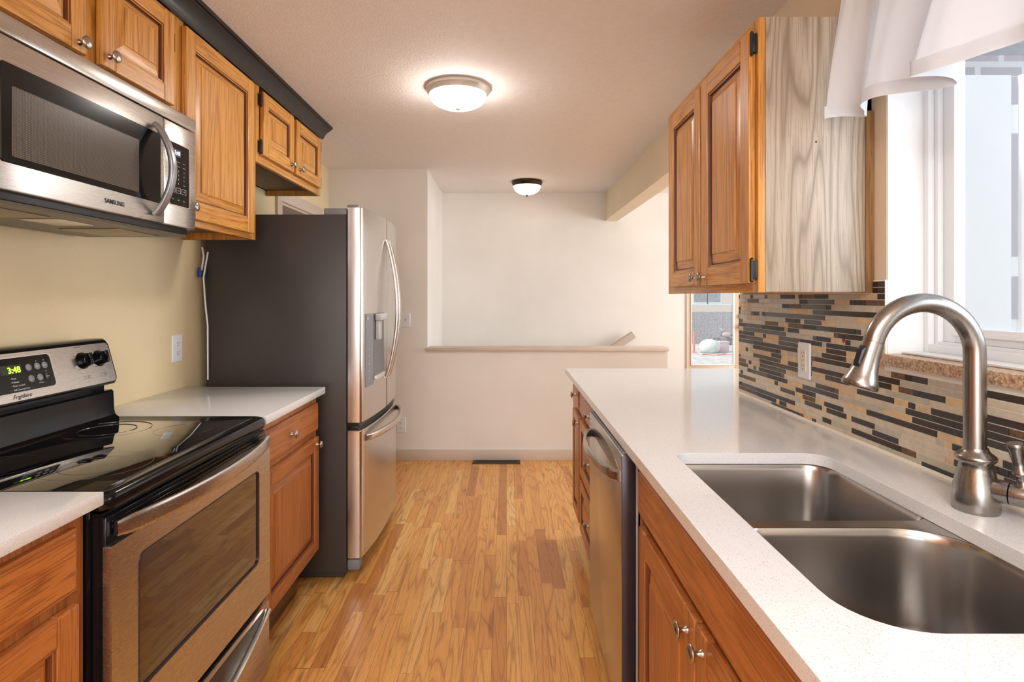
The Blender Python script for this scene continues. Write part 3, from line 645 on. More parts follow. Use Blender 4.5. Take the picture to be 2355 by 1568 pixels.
# underside
bm = B((XL+0.03, XM-0.03, M0+0.01, M1-0.01, 1.512, 1.5195)); us = obj('underside_plate', bm, plain('dark_bronze_sheet', (0.10, 0.085, 0.06), 0.35, metal=0.5), t)
for y in (1.20, 1.64):
    obj('grease_filter', B((XM-0.26, XM-0.09, y, y+0.20, 1.5095, 1.512, 0.001)), plain('filter_mesh', (0.42, 0.36, 0.24), 0.4, metal=0.5, noise=0.5, nscale=400), us)
obj('lamp_lens', B((XM-0.20, XM-0.10, 1.44, 1.56, 1.5095, 1.512, 0.001)), plain('milky_lens', (0.85, 0.80, 0.66), 0.15), us)

# ---- upper cabinets left
XU = -1.110; XUD = -1.090
def wall_cab(label, s, xf, xb, y0, y1, z0, z1, mats, lip=0.03):
    t = thing('wall_cabinet', label, 'cabinet', ((xf+xb)/2, (y0+y1)/2, z0)); a, b = sorted((xf-s*0.019, xb))
    bm = B((a, b, y0, y0+0.016, z0, z1), (a, b, y1-0.016, y1, z0, z1), (a, b, y0+0.016, y1-0.016, z0+lip, z0+lip+0.012), (a, b, y0+0.016, y1-0.016, z1-0.016, z1), (min(xb, xb+s*0.01), max(xb, xb+s*0.01), y0+0.016, y1-0.016, z0+lip, z1))
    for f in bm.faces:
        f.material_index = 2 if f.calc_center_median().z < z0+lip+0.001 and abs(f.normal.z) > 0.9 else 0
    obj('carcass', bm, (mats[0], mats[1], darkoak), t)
    c, d = sorted((xf-s*0.019, xf)); sw = 0.036; bm = bmesh.new()
    box(bm, c, d, y0, y0+sw, z0, z1, 0.0008, 0); box(bm, c, d, y1-sw, y1, z0, z1, 0.0008, 0)
    box(bm, c, d, y0+sw, y1-sw, z0, z0+0.04, 0.0008, 1); box(bm, c, d, y0+sw, y1-sw, z1-0.04, z1, 0.0008, 1)
    box(bm, c+0.004, d-0.003, (y0+y1)/2-0.022, (y0+y1)/2+0.022, z0+0.04, z1-0.04, 0, 0)
    obj('face_frame', bm, mats, t); return t
t = wall_cab('short oak wall cabinet above the microwave', 1, XU, XL+0.002, 1.118, 1.9045, 1.9045, 2.30, mL, 0.004)
d = panel_door('door', 1, XUD, 1.138, 1.473, 1.940, 2.238, t, mL); knob(1, XUD, 1.442, 1.962, d)
d = panel_door('door', 1, XUD, 1.524, 1.858, 1.940, 2.238, t, mL); knob(1, XUD, 1.552, 1.972, d); hinge(1, XU, 1.861, 2.15, t)
t = wall_cab('tall oak wall cabinet between the microwave and the refrigerator', 1, XU, XL+0.002, 1.9055, 2.4995, 1.564, 2.30, mL)
d = panel_door('door', 1, XUD, 1.925, 2.448, 1.586, 2.238, t, mL, 0.06); knob(1, XUD, 1.952, 1.625, d)
t = wall_cab('short oak wall cabinet with two doors above the refrigerator', 1, XU, XL+0.002, 2.5005, 3.37, 1.913, 2.30, mL)
d = panel_door('door', 1, XUD, 2.540, 2.905, 1.950, 2.236, t, mL); knob(1, XUD, 2.868, 1.985, d)
hinge(1, XU, 2.527, 2.195, t); hinge(1, XU, 2.527, 1.985, t)
d = panel_door('door', 1, XUD, 2.938, 3.325, 1.950, 2.236, t, mL); knob(1, XUD, 2.985, 1.985, d); hinge(1, XU, 3.333, 2.195, t); hinge(1, XU, 3.333, 1.985, t)
# crown moulding
prof = [(0.0, 2.255), (0.008, 2.2535), (0.014, 2.262), (0.018, 2.275), (0.030, 2.298), (0.042, 2.312), (0.046, 2.316), (0.047, 2.322), (0.053, 2.325), (0.056, 2.3375)]
bm = bmesh.new(); L = []
pp = prof+[(-0.02, 2.3375), (-0.02, 2.302), (0.0, 2.302)]
for y, k in ((0.20, 0), (3.375, 1)): L.append([(XU+0.0006+p[0], y+(max(p[0], 0) if k else 0), p[1]) for p in pp])
loft(bm, L)
tag(obj('crown_moulding', bm, crown_m, loc=(XU, 1.8, 2.25)), 'dark espresso crown moulding above the left wall cabinets', 'moulding')

# ---- refrigerator
t = thing('refrigerator', 'stainless french door refrigerator with charcoal sides and water dispenser', 'refrigerator', (-1.05, 3.03, 0))
F0, F1 = 2.62, 3.452
obj('cabinet_body', B((-1.395, -0.742, F0, F1, 0.035, 1.695, 0.004), (-1.37, -0.76, F0+0.01, F1-0.01, 0.012, 0.035)), fridge_side, t)
for y0_ in (F0+0.012, F1-0.132):
    obj('hinge_cover', B((-0.852, -0.745, y0_, y0_+0.12, 1.6952, 1.726, 0.004), (-0.742, -0.690, y0_, y0_+0.06, 1.7282, 1.742, 0.003)), grey_pl, t)
FC = (F0+F1)/2
def fx(y): 
    q = (y-FC)/((F1-F0)/2); return -0.673+0.030*(1-q*q)
def fdoor(name, y0, y1, z0, z1, mat, par):
    bm = bmesh.new(); L = []; n = 16; r = 0.012
    xb = -0.736
    def outline(ins):
        o_ = [(xb, y0+ins), ]
        pts_ = []
        for k in range(n+1):
            y = y0+ins+(y1-y0-2*ins)*k/n; x = fx(y)
            e0 = (y-y0-ins)/r; e1 = (y1-ins-y)/r
            pts_.append((x-ins, y))
        # rounded edges
        a = pts_[0]; b = pts_[-1]
        arc0 = [(a[0]-r+r*math.sin(R(t_)), y0+ins+r-r*math.cos(R(t_))) for t_ in (0, 30, 60)]
        arc1 = [(b[0]-r+r*math.sin(R(t_)), y1-ins-r+r*math.cos(R(t_))) for t_ in (60, 30, 0)]
        mid = [p for p in pts_ if y0+ins+r < p[1] < y1-ins-r]
        return [(xb, y0+ins)]+arc0+mid+arc1+[(xb, y1-ins)]
    for ins, z in ((0.003, z0), (0.0, z0+0.003), (0.0, z1-0.003), (0.003, z1)): L.append([(p[0], p[1], z) for p in outline(ins)])
    loft(bm, L); return obj(name, bm, mat, par, 40)
dl = fdoor('door', F0, FC-0.0025, 0.727, 1.730, steel_z, t); drr = fdoor('door', FC+0.0025, F1, 0.727, 1.730, steel_z, t)
fz = fdoor('freezer_drawer', F0, F1, 0.099, 0.692, steel_z, t)
obj('door_gasket', B((-0.7415, -0.690, F0+0.012, F1-0.012, 0.6925, 0.7265), (-0.7415, -0.7365, F0+0.01, F1-0.01, 0.10, 1.72)), black_gap, t)
obj('door_hinge', B((-0.735, -0.690, F0+0.002, F0+0.04, 0.7, 0.712, 0.002), (-0.740, -0.735, F0+0.001, F0+0.03, 0.695, 0.725)), hinge_m, t)
for yy in (F0+0.004, F1-0.064): obj('leveling_foot_cover', B((-0.7415, -0.682, yy, yy+0.06, 0.042, 0.093, 0.010)), grey_pl, t)
obj('kick_grille', B((-0.7415, -0.715, F0+0.07, F1-0.07, 0.04, 0.095, 0.003)), black_gap, t)
def fhandle(y, par):
    pts = []; hw = []
    z0, z1 = 0.885, 1.615
    for k in range(31):
        q = k/30; e = 0.058*math.sin(math.pi*q)**0.8; pts.append((fx(y)+0.004+e, y, z0+(z1-z0)*q)); hw.append(0.013)
    bm = bmesh.new(); strap(bm, pts, YD, hw, 0.008, None); obj('handle', bm, steel_z, par, 40)
fhandle(FC-0.034, dl); fhandle(FC+0.034, drr)
pts = []
for k in range(31):
    q = k/30; y = 2.665+(3.405-2.665)*q; e = 0.05*math.sin(math.pi*q)**0.6; pts.append((fx(y)+0.004+e, y, 0.650))
bm = bmesh.new(); strap(bm, pts, ZD, 0.016, 0.008, None); obj('handle', bm, steel_y, fz, 40)
# dispenser
def cplate(bm, y0, y1, z0, z1, th, n=6):
    L = []
    for k in range(n+1):
        y = y0+(y1-y0)*k/n; x = fx(y); L.append([(x-0.002, y, z0), (x+th, y, z0), (x+th, y, z1), (x-0.002, y, z1)])
    loft(bm, L)
bm = bmesh.new(); cplate(bm, 2.666, 2.768, 0.885, 1.232, 0.003); dsp = obj('dispenser_panel', bm, grey_pl, dl)
bm = bmesh.new(); cplate(bm, 2.772, 2.955, 0.905, 1.232, 0.0025); rec = obj('dispenser_recess', bm, plain('dispenser_grey_metal', (0.20, 0.21, 0.23), 0.3, metal=0.6), dl)
bm = bmesh.new(); box(bm, fx(2.86)-0.001, fx(2.86)+0.030, 2.790, 2.93, 1.195, 1.228, 0.006); box(bm, fx(2.86)-0.001, fx(2.86)+0.018, 2.80, 2.86, 1.10, 1.195, 0.005); obj('dispenser_spout', bm, lgrey_pl, rec)
bm = bmesh.new(); box(bm, fx(2.86)-0.004, fx(2.86)+0.012, 2.772, 2.965, 0.903, 0.925, 0.003); obj('drip_tray', bm, alum, rec)
for k, s_ in enumerate(('Ice', 'Water', 'Light', 'Lock', 'Filter')): text('panel_text', s_, (fx(2.70)+0.0045, 2.70, 1.06-0.035*k), YD, ZD, 0.010, print_white, dsp)
obj('badge', B((fx(2.69)+0.003, fx(2.69)+0.0045, 2.676, 2.705, 1.205, 1.217)), lgrey_pl, dsp)
# water line behind fridge
bm = bmesh.new(); tube(bm, [(XL+0.03, 2.60, 1.54), (XL+0.045, 2.585, 1.50), (XL+0.03, 2.60, 1.45), (XL+0.018, 2.61, 1.42)], 0.004, 8)
tube(bm, [(XL+0.052, 2.608, 1.52), (XL+0.036, 2.60, 1.40), (XL+0.042, 2.605, 1.28), (XL+0.05, 2.61, 1.18), (XL+0.05, 2.612, 0.93)], 0.004, 8)
wl = obj('water_line', bm, white_pl2, loc=(XL+0.03, 2.6, 0.93)); tag(wl, 'thin white water tube hanging in the gap behind the refrigerator', 'tube')
bm = bmesh.new(); lathe(bm, [(-0.022, 0.008), (-0.018, 0.010), (0.018, 0.010), (0.022, 0.006)], (XL+0.018, 2.605, 1.425), ZD, 12); obj('fitting', bm, blue_m, wl)

# ---- outlets & switches
def outlet(label, fn, name='wall_outlet', double=False, gfci=False, w=0.072, h=0.117, mat=white_pl2, cat='outlet', toggles=0):
    """fn(u,v,d)->world point, u right, v up, d outward"""
    t = thing(name, label, cat, fn(0, 0, 0))
    bm = bmesh.new(); L = []
    for ins, d in ((0, 0.0), (0, 0.003), (0.002, 0.0055)): L.append([fn(p[0], p[1], d) for p in rrect(-w/2+ins, w/2-ins, -h/2+ins, h/2-ins, 0.004)])
    loft(bm, L); obj('cover_plate', bm, mat, t)
    def slab(u0, u1, v0, v1, d0, d1, r): 
        b = bmesh.new(); loft(b, [[fn(p[0], p[1], d0) for p in rrect(u0, u1, v0, v1, r, 4)], [fn(p[0], p[1], d1) for p in rrect(u0, u1, v0, v1, r, 4)]]); return b
    if toggles:
        for k in range(toggles):
            uu = (k-(toggles-1)/2)*0.046
            b = slab(uu-0.005, uu+0.005, -0.012, 0.012, 0.0055, 0.007, 0.001); obj('toggle_slot', b, ivory_pl, t)
            b = bmesh.new(); loft(b, [[fn(uu+a, 0.002+c, 0.0065) for a, c in ((-0.0035, -0.006), (0.0035, -0.006), (0.0035, 0.006), (-0.0035, 0.006))], [fn(uu+a, 0.010+c, 0.018) for a, c in ((-0.003, -0.003), (0.003, -0.003), (0.003, 0.003), (-0.003, 0.003))]]); obj('toggle', b, grey_pl, t)
        return t
    if gfci: rc = obj('receptacle', slab(-0.0165, 0.0165, -0.034, 0.034, 0.0055, 0.0075, 0.003), ivory_pl, t)
    for sg in (1, -1):
        if not gfci: rc = obj('receptacle', slab(-0.0165, 0.0165, sg*0.0195-0.014, sg*0.0195+0.014, 0.0055, 0.0072, 0.009), mat, t)
        b = bmesh.new(); c = sg*(0.0205 if gfci else 0.0195); e = 0.0076
        for (u0, u1, v0, v1) in ((-0.0075, -0.0055, 0.0005, 0.0085), (0.0055, 0.0075, 0.0015, 0.0085), (-0.0025, 0.0025, -0.009, -0.004)):
            loft(b, [[fn(a, c+b2, e-0.001) for a, b2 in ((u0, v0), (u1, v0), (u1, v1), (u0, v1))], [fn(a, c+b2, e) for a, b2 in ((u0, v0), (u1, v0), (u1, v1), (u0, v1))]])
        obj('slots', b, print_dark, rc)
    if gfci: obj('test_button', slab(-0.006, 0.006, -0.003, 0.003, 0.0075, 0.0092, 0.001), plain('pink_button', (0.7, 0.5, 0.45), 0.4), t)
    return t
outlet('white duplex outlet on the yellow wall between the range and refrigerator', lambda a, b, d: (XL+d, 2.449+a, 1.090+b))
outlet('white double toggle switch plate on the cream wall beside the refrigerator', lambda a, b, d: (-0.832+a, YH-d, 1.125+b), 'light_switch', w=0.116, h=0.112, cat='switch', toggles=2)
outlet('low white duplex outlet on the cream wall above the baseboard', lambda a, b, d: (-0.846+a, YH-d, 0.283+b))
outlet('white outlet with test button set in the mosaic backsplash', lambda a, b, d: (XR-0.0075-d, 1.832-a, 1.107+b), gfci=True)

# floor register
t = thing('floor_register', 'dark bronze floor heating register at the foot of the half wall', 'vent', (-0.08, 4.483, 0))
RX0, RX1, RY0, RY1 = -0.268, 0.108, 4.435, 4.526
bm = bmesh.new(); ring(bm, rrect(RX0, RX1, RY0, RY1, 0.004), rrect(RX0+0.016, RX1-0.016, RY0+0.016, RY1-0.018, 0.002), lambda p: (p[0], p[1], 0.0002), lambda p: (p[0], p[1], 0.007)); obj('register_frame', bm, plain('brown_register_metal', (0.07, 0.05, 0.03), 0.4, metal=0.4), t)
bm = B((RX0+0.016, RX1-0.016, RY0+0.016, RY1-0.018, 0.0003, 0.0012, 0, 1)); n = 34
for k in range(n):
    x = RX0+0.02+(RX1-RX0-0.04)*k/(n-1); box(bm, x-0.0016, x+0.0016, RY0+0.017, RY1-0.019, 0.0012, 0.006)
obj('louvre_grille', bm, (bronze, print_dark), t)

# handrail in stairwell
bm = bmesh.new(); a = Vector((1.235, 5.50, 0.945)); b_ = Vector((0.20, 5.50, 0.255)); d_ = (a-b_).normalized(); up = Vector((0, -1, 0)).cross(d_); up = up if up.z > 0 else -up
L = []
for p in (a, b_): L.append([p+up*q[1]+Vector((0, 1, 0))*q[0] for q in rrect(-0.027, 0.027, -0.036, 0.036, 0.012, 3)])
loft(bm, L); t = obj('handrail', bm, plain('taupe_painted_wood', (0.55, 0.47, 0.40), 0.5), loc=(0.7, 5.5, 0.3)); tag(t, 'taupe stair handrail sloping down behind the half wall', 'handrail')
obj('bracket', B((1.02, 1.05, 5.525, YF-0.0005, 0.775, 0.80, 0.003), (1.01, 1.06, YF-0.006, YF-0.0004, 0.745, 0.82, 0.002)), bronze, t)

# ------------------------------------------------------------------ ceiling lamps
def ceiling_lamp(label, x, y, r, rim, drop, gm, rm, fin):
    t = thing('ceiling_lamp', label, 'lamp', (x, y, H))
    bm = bmesh.new(); lathe(bm, [(0.0005, r*0.97), (0.006, r), (0.018, r), (0.022, r*0.985), (rim-0.006, r*0.93), (rim, r*0.90), (rim, r*0.86)], (x, y, H), (0, 0, -1), 56); obj('lamp_rim', bm, rm, t, 25)
    bm = bmesh.new(); P = [(rim-0.002, r*0.89)]
    for k in range(1, 13): a = math.pi/2*k/12; P.append((rim+(drop-rim)*math.sin(a), r*0.89*math.cos(a)))
    lathe(bm, P, (x, y, H), (0, 0, -1), 56); obj('lamp_shade', bm, gm, t, 60)
    bm = bmesh.new(); lathe(bm, [(drop-0.001, 0.012), (drop+0.003, 0.014), (drop+0.006, 0.006), (drop+0.014, 0.0045), (drop+0.018, 0.0)] if fin else [(drop-0.001, 0.015), (drop+0.003, 0.013), (drop+0.007, 0.005), (drop+0.012, 0.0)], (x, y, H), (0, 0, -1), 16); obj('finial', bm, fin or alum, t)
ceiling_lamp('large round flush ceiling lamp with brushed rim and glowing dome over the kitchen', -0.238, 2.77, 0.156, 0.040, 0.104, lamp_glass, alum, None)
ceiling_lamp('small bronze rimmed ceiling lamp above the stairwell', 0.182, 5.02, 0.136, 0.044, 0.122, lamp_glass2, bronze, bronze)

# ------------------------------------------------------------------ RIGHT RUN
XK = 0.3275; XRF = 0.3675; XRD = 0.348
SX0, SX1, SY0, SY1 = 0.427, 0.806, 0.672, 1.444
bm = bmesh.new()
hole = rrect(SX0, SX1, SY0, SY1, [0.055, 0.035, 0.095, 0.06], 10)
fill_hole(bm, [(XK, -0.45), (XK, 3.150), (1.45, 3.150), (1.45, 2.605), (1.4499, 2.604), (XRo+0.004, 2.604), (XRo+0.004, 2.364), (XR-0.001, 2.364), (XR-0.001, -0.45)], [hole], 0.8865, 0.914)
ct = obj('countertop', bm, quartz_m, loc=(0.65, 1.5, 0.8865)); tag(ct, 'long white quartz countertop on the right with the sink cutout', 'countertop')
mb = ct.modifiers.new('edge', 'BEVEL'); mb.width = 0.002; mb.segments = 2; mb.limit_method = 'ANGLE'; mb.angle_limit = R(50)
# sink cabinet
t = base_cabinet('oak sink base cabinet nearest the camera on the right', -1, XRF, XR-0.001, 0.56, 1.572, mLow, cutx=True)
drawer_front('false_drawer_front', -1, XRD, 0.585, 1.505, 0.735, 0.862, t, mLow)
d = panel_door('door', -1, XRD, 1.050, 1.490, 0.205, 0.712, t, mLow, 0.062); knob(-1, XRD, 1.089, 0.672, d)
d = panel_door('door', -1, XRD, 0.600, 1.045, 0.205, 0.712, t, mLow, 0.062); knob(-1, XRD, 1.005, 0.679, d)
hinge(-1, XRF, 1.498, 0.66, t)
t = base_cabinet('oak base cabinet with three drawers beyond the dishwasher', -1, XRF, XR-0.001, 2.186, 2.715, mLow)
for z0_, z1_, kz in ((0.755, 0.865, 0.806), (0.470, 0.731, 0.602), (0.205, 0.444, 0.345)):
    if z1_-z0_ < 0.15: d = drawer_front('drawer_front', -1, XRD, 2.205, 2.695, z0_, z1_, t, mLow)
    else: d = panel_door('drawer_front', -1, XRD, 2.205, 2.695, z0_, z1_, t, mLow, 0.045)
    knob(-1, XRD, 2.385, kz, d)
t = base_cabinet('narrow oak base cabinet at the far end of the right counter', -1, XRF, XR-0.001, 2.7155, 3.118, mLow)
d = drawer_front('drawer_front', -1, XRD, 2.742, 2.985, 0.757, 0.865, t, mLow); knob(-1, XRD, 2.84, 0.822, d)
d = panel_door('door', -1, XRD, 2.742, 2.985, 0.215, 0.731, t, mLow, 0.045); knob(-1, XRD, 2.77, 0.694, d)
t = base_cabinet('oak base cabinet at the near end of the right counter, outside the photo', -1, XRF, XR-0.001, -0.40, 0.559, mLow)
d = panel_door('door', -1, XRD, -0.35, 0.52, 0.205, 0.712, t, mLow); knob(-1, XRD, 0.47, 0.67, d)
# dishwasher
t = thing('dishwasher', 'stainless dishwasher with a bowed handle under the right counter', 'dishwasher', (0.63, 1.878, 0))
obj('tub', B((0.372, XR-0.01, 1.578, 2.180, 0.10, 0.880), (0.42, XR-0.02, 1.60, 2.16, 0.0, 0.10)), black_gap, t)
XD = 0.3205
bm = B((XD, 0.360, 1.576, 2.182, 0.125, 0.872, 0.003, 0))
for f in bm.faces:
    if f.normal.y < -0.9: f.material_index = 1
dd = obj('door', bm, (steel_z, steel_side), t)
obj('control_strip', B((XD+0.006, 0.345, 1.59, 2.17, 0.8722, 0.8765, 0.001)), grey_pl, dd)
obj('side_trim', B((0.3605, 0.3665, 1.5735, 1.5765, 0.11, 0.884)), alum, t)
pts = []; hw = []
for k in range(31):
    q = k/30; y = 1.600+(2.12-1.600)*q; e = 0.050*math.sin(math.pi*q)**0.6; pts.append((XD-0.003-e, y, 0.806)); hw.append(0.0165)
bm = bmesh.new(); strap(bm, pts, ZD, hw, 0.007, None); obj('handle', bm, steel_y, dd, 40)
bm = bmesh.new(); L = []
for k in range(25):
    q = k/24; y = 1.610+0.50*q; hh = 0.032*math.sin(math.pi*q)**0.6+0.002; L.append([(XD-0.0012, y, 0.815-hh*0.3), (XD-0.0012, y, 0.815+hh), (XD+0.001, y, 0.815+hh), (XD+0.001, y, 0.815-hh*0.3)])
loft(bm, L); obj('handle_pocket', bm, steel('pocket_steel', 'Y', (0.38, 0.34, 0.29), 0.35), dd)
obj('raised_emblem', B((XD-0.0016, XD-0.0002, 2.128, 2.168, 0.822, 0.828), (XD-0.0016, XD-0.0002, 2.128, 2.168, 0.832, 0.836)), alum, dd)

# ---- sink
t = thing('sink', 'undermount double bowl stainless sink in the right counter', 'sink', (0.617, 1.058, 0.70))
fb = lambda i, z: [(p[0], p[1], z) for p in rrect(0.419+i, 0.814-i, 1.080+i, 1.452-i, [0.062-i*0.3, 0.045, 0.05, 0.035], 8)]
nb = lambda i, z: [(p[0], p[1], z) for p in rrect(0.419+i, 0.814-i, 0.662+i, 1.048-i, [0.11-i*0.3, 0.05, 0.10, 0.09], 8)]
bm = bmesh.new(); fill_hole(bm, rrect(0.395, 0.838, 0.635, 1.475, 0.05), [[(p[0], p[1]) for p in fb(0, 0)], [(p[0], p[1]) for p in nb(0, 0)]], 0.8825, 0.8860)
obj('flange', bm, steel_sink, t)
for fn in (fb, nb):
    bm = bmesh.new(); LL = [fn(i, z) for i, z in ((0.0, 0.8850), (0.002, 0.8815), (0.005, 0.870), (0.012, 0.715), (0.018, 0.685), (0.032, 0.668), (0.055, 0.660))]
    loft(bm, LL, cap0=False)
    o = obj('bowl', bm, steel_sink, t, 70)
    c_ = (0.617, 1.266 if fn is fb else 0.855, 0.6605)
    bm = bmesh.new(); lathe(bm, [(0, 0.045), (0.002, 0.045), (0.003, 0.036), (0.001, 0.030)], c_, ZD, 24); obj('drain', bm, nickel, o)

# ---- faucet
FX, FY, FZ = 0.8800, 1.060, 0.914
t = thing('kitchen_faucet', 'brushed nickel gooseneck pull-down faucet behind the sink', 'faucet', (FX, FY, FZ))
bm = bmesh.new(); lathe(bm, [(0.0, 0.0355), (0.002, 0.0365), (0.02, 0.0372), (0.045, 0.0352), (0.075, 0.0285), (0.088, 0.0255), (0.092, 0.0275), (0.096, 0.0315), (0.100, 0.0325), (0.104, 0.0300), (0.109, 0.0235), (0.113, 0.0205), (0.118, 0.0190)], (FX, FY, FZ), ZD, 36)
bd = obj('faucet_body', bm, steel_fc, t, 60)
rA = 0.0965; cz = 1.2060
pts = [(FX-0.002, FY, FZ+0.11), (FX-0.002, FY, 1.10), (FX-0.002, FY, cz-0.02)]
cxx = FX-0.002-rA
for k in range(0, 23):
    a = R(k*166/22); pts.append((cxx+rA*math.cos(a), FY, cz+rA*math.sin(a)))
bm = bmesh.new(); tube(bm, pts, 0.0178, 24); obj('spout', bm, steel_fc, t, 60)
e = Vector(pts[-1]); dn = (e-Vector(pts[-2])).normalized()
bm = bmesh.new(); lathe(bm, [(0.0, 0.0165), (0.0015, 0.0165), (0.002, 0.0182), (0.03, 0.0190), (0.055, 0.0225), (0.072, 0.0275), (0.080, 0.0305), (0.086, 0.0310), (0.089, 0.0295), (0.0885, 0.027)], e, dn, 32)
hd = obj('spray_head', bm, steel_fc, t, 50)
bm = bmesh.new(); lathe(bm, [(0.0885, 0.0268), (0.0895, 0.026), (0.0895, 0.0)], e, dn, 24); obj('spray_nozzle', bm, black_gap, hd)
side = Vector((-1, -0.25, 0)); side = (side-dn*side.dot(dn)).normalized(); bu = dn.cross(side)
bm = bmesh.new(); L = []
for d0 in (0.012, 0.0215, 0.0245):
    s_ = 1.0 if d0 < 0.023 else 0.7; L.append([e+dn*(0.034+q[0]*s_)+bu*q[1]*s_+side*d0*(1.0) for q in rrect(-0.021, 0.021, -0.0075, 0.0075, 0.005, 4)])
loft(bm, L); obj('spray_button', bm, black_gap, hd)
# side barrel and lever
bs = Vector((FX, FY, FZ+0.0455)); bd_ = Vector((0.55, -0.83, 0.0)).normalized()
bm = bmesh.new(); lathe(bm, [(0.0, 0.0215), (0.050, 0.0205), (0.0505, 0.0195)], bs, bd_, 28); obj('valve_barrel', bm, steel_fc, bd, 40)
bm = bmesh.new(); lathe(bm, [(0.052, 0.0205), (0.080, 0.0205), (0.0835, 0.0190), (0.0845, 0.0)], bs, bd_, 28); hn = obj('lever_hub', bm, steel_fc, t, 40)
hb = bs+bd_*0.068+Vector((0, 0, 0.014)); ld = Vector((-0.20, 0.0, 1.0)).normalized()
bm = bmesh.new(); lathe(bm, [(0.0, 0.013), (0.008, 0.0095), (0.016, 0.0075), (0.022, 0.009), (0.026, 0.0125), (0.031, 0.0125), (0.036, 0.0090), (0.050, 0.0085), (0.072, 0.0118), (0.080, 0.0130), (0.082, 0.0120), (0.082, 0.0)], hb, ld, 24); obj('lever', bm, steel_fc, hn, 50)

# ---- upper right cabinet
XUR = 0.669; XURD = 0.650; U0, U1 = 1.503, 2.335; UZ0, UZ1 = 1.325, 2.057
t = thing('wall_cabinet', 'oak wall cabinet beside the window with two doors and a side coloured pale for window glare', 'cabinet', (0.82, 1.92, UZ0))
obj('carcass', B((XUR+0.0195, XR-0.001, U0+0.006, U1, UZ0+0.006, UZ1-0.002), (XUR+0.0195, XR-0.001, U0+0.006, U0+0.02, UZ0, UZ1-0.002)), oakz, t)
obj('face_frame', B((XUR, XUR+0.019, U0-0.001, U0+0.036, UZ0, UZ1, 0.001, 0), (XUR, XUR+0.019, U1-0.036, U1, UZ0, UZ1, 0.001, 0), (XUR, XUR+0.019, U0+0.036, U1-0.036, UZ0, UZ0+0.04, 0.001, 1), (XUR, XUR+0.019, U0+0.036, U1-0.036, UZ1-0.05, UZ1, 0.001, 1), (XUR+0.003, XUR+0.016, 1.875, 1.92, UZ0+0.04, UZ1-0.05, 0, 0)), mL, t)
o = obj('side_panel', B((XUR+0.0195, 0.952, U0-0.002, U0+0.0055, UZ0+0.002, UZ1, 0.0005)), veneer, t); o['label'] = 'greyish side panel with window glare in its colour'
o = obj('reveal_shadow_strip', B((0.9525, XR-0.001, U0-0.006, U0+0.0055, UZ0, UZ1-0.25, 0.0008)), oak('reveal_shadow_oak', 'Z', (0.20, 0.09, 0.03), (0.36, 0.20, 0.075), (0.12, 0.05, 0.015), 0.4), t); o['label'] = 'strip coloured brown for the window reveal shadow'  # darker strip put in for the shadow of the window reveal
d = panel_door('door', -1, XURD, 1.518, 1.892, 1.350, 2.028, t, mL, 0.058); knob(-1, XURD, 1.862, 1.378, d)
d = panel_door('door', -1, XURD, 1.908, 2.262, 1.352, 2.024, t, mL, 0.055); knob(-1, XURD, 1.942, 1.378, d)
hinge(-1, XUR-0.001, 1.510, 1.99, t); hinge(-1, XUR-0.001, 1.510, 1.385, t)
bm = bmesh.new(); lathe(bm, [(0, 0.003), (0.0008, 0.002)], (0.822, U0-0.002, 1.725), (0, -1, 0), 8); obj('screw_hole', bm, print_dark, t)

# ---- mosaic backsplash
def tile_m(n, c, r, noise=0.15, sc=60, bmp=0.0): return plain(n, c, r, noise=noise, nscale=sc, bmp=bmp, bscale=150, spec=0.6)
tm = [plain('tile_grout', (0.90, 0.86, 0.78), 0.8), tile_m('tile_dark_brown_glass', (0.034, 0.018, 0.012), 0.12), tile_m('tile_dark_slate', (0.036, 0.034, 0.036), 0.45, 0.5, 90, 0.3),
      tile_m('tile_honey', (0.72, 0.52, 0.27), 0.3), tile_m('tile_sage_glass', (0.52, 0.48, 0.38), 0.10), tile_m('tile_beige_glass', (0.64, 0.56, 0.43), 0.12), tile_m('tile_rust_slate', (0.16, 0.075, 0.028), 0.4, 0.6, 120, 0.3), tile_m('tile_tan', (0.66, 0.48, 0.29), 0.3)]
bm = B((XR-0.0056, XR-0.0002, -0.45, WY1+0.052, 0.9145, WZ0-0.029), (XR-0.0056, XR-0.0002, WY1-0.004, 2.359, WZ0-0.029, 1.3245), (XR-0.0056, XR-0.0002, WY1+0.052, 2.359, 0.9145, WZ0-0.029), (XR-0.0056, XR-0.0002, WY1-0.004, U0-0.008, 1.3245, 1.357))
rnd = random.Random(11); pitch = 0.0163; nrow = 27
wts = [(1, 24), (2, 22), (3, 14), (4, 12), (5, 15), (6, 5), (7, 10)]; pool = [k for k, w_ in wts for _ in range(w_)]
for r_ in range(nrow):
    z0_ = 0.9155+r_*pitch; z1_ = z0_+pitch-0.0020
    y = 2.359+0.0*r_; last = 0
    while y > -0.44:
        k = rnd.choice(pool)
        ln = rnd.choice((0.150, 0.200, 0.100)) if k in (1, 4, 5) else rnd.choice((0.025, 0.050, 0.075, 0.100))
        if rnd.random() < 0.25: ln = 0.0235
        if y > 2.355: ln *= rnd.uniform(0.4, 1)
        ya = max(y-ln, -0.45)
        top = 1.140 if y <= WY1+0.001 else (1.357 if y < U0-0.006 else 1.3245)
        segs = [(ya, y-0.0016)]
        if z1_ > 1.3245: segs = [(max(ya, WY1-0.002), min(y-0.0016, U0-0.009))]
        elif z1_ > WZ0-0.029: segs = [(max(ya, WY1-0.002), y-0.0016)]
        for a_, b2 in segs:
            zz1 = min(z1_, 1.3565)
            if b2-a_ > 0.004 and zz1-z0_ > 0.003 and z0_ < 1.356:
                if z1_ > 1.3245 and b2 > U0-0.008: continue
                x0_ = XR-0.0066-rnd.uniform(0, 0.0006); box(bm, x0_, XR-0.005, a_, b2, z0_, zz1, 0.0, k)
        y -= ln
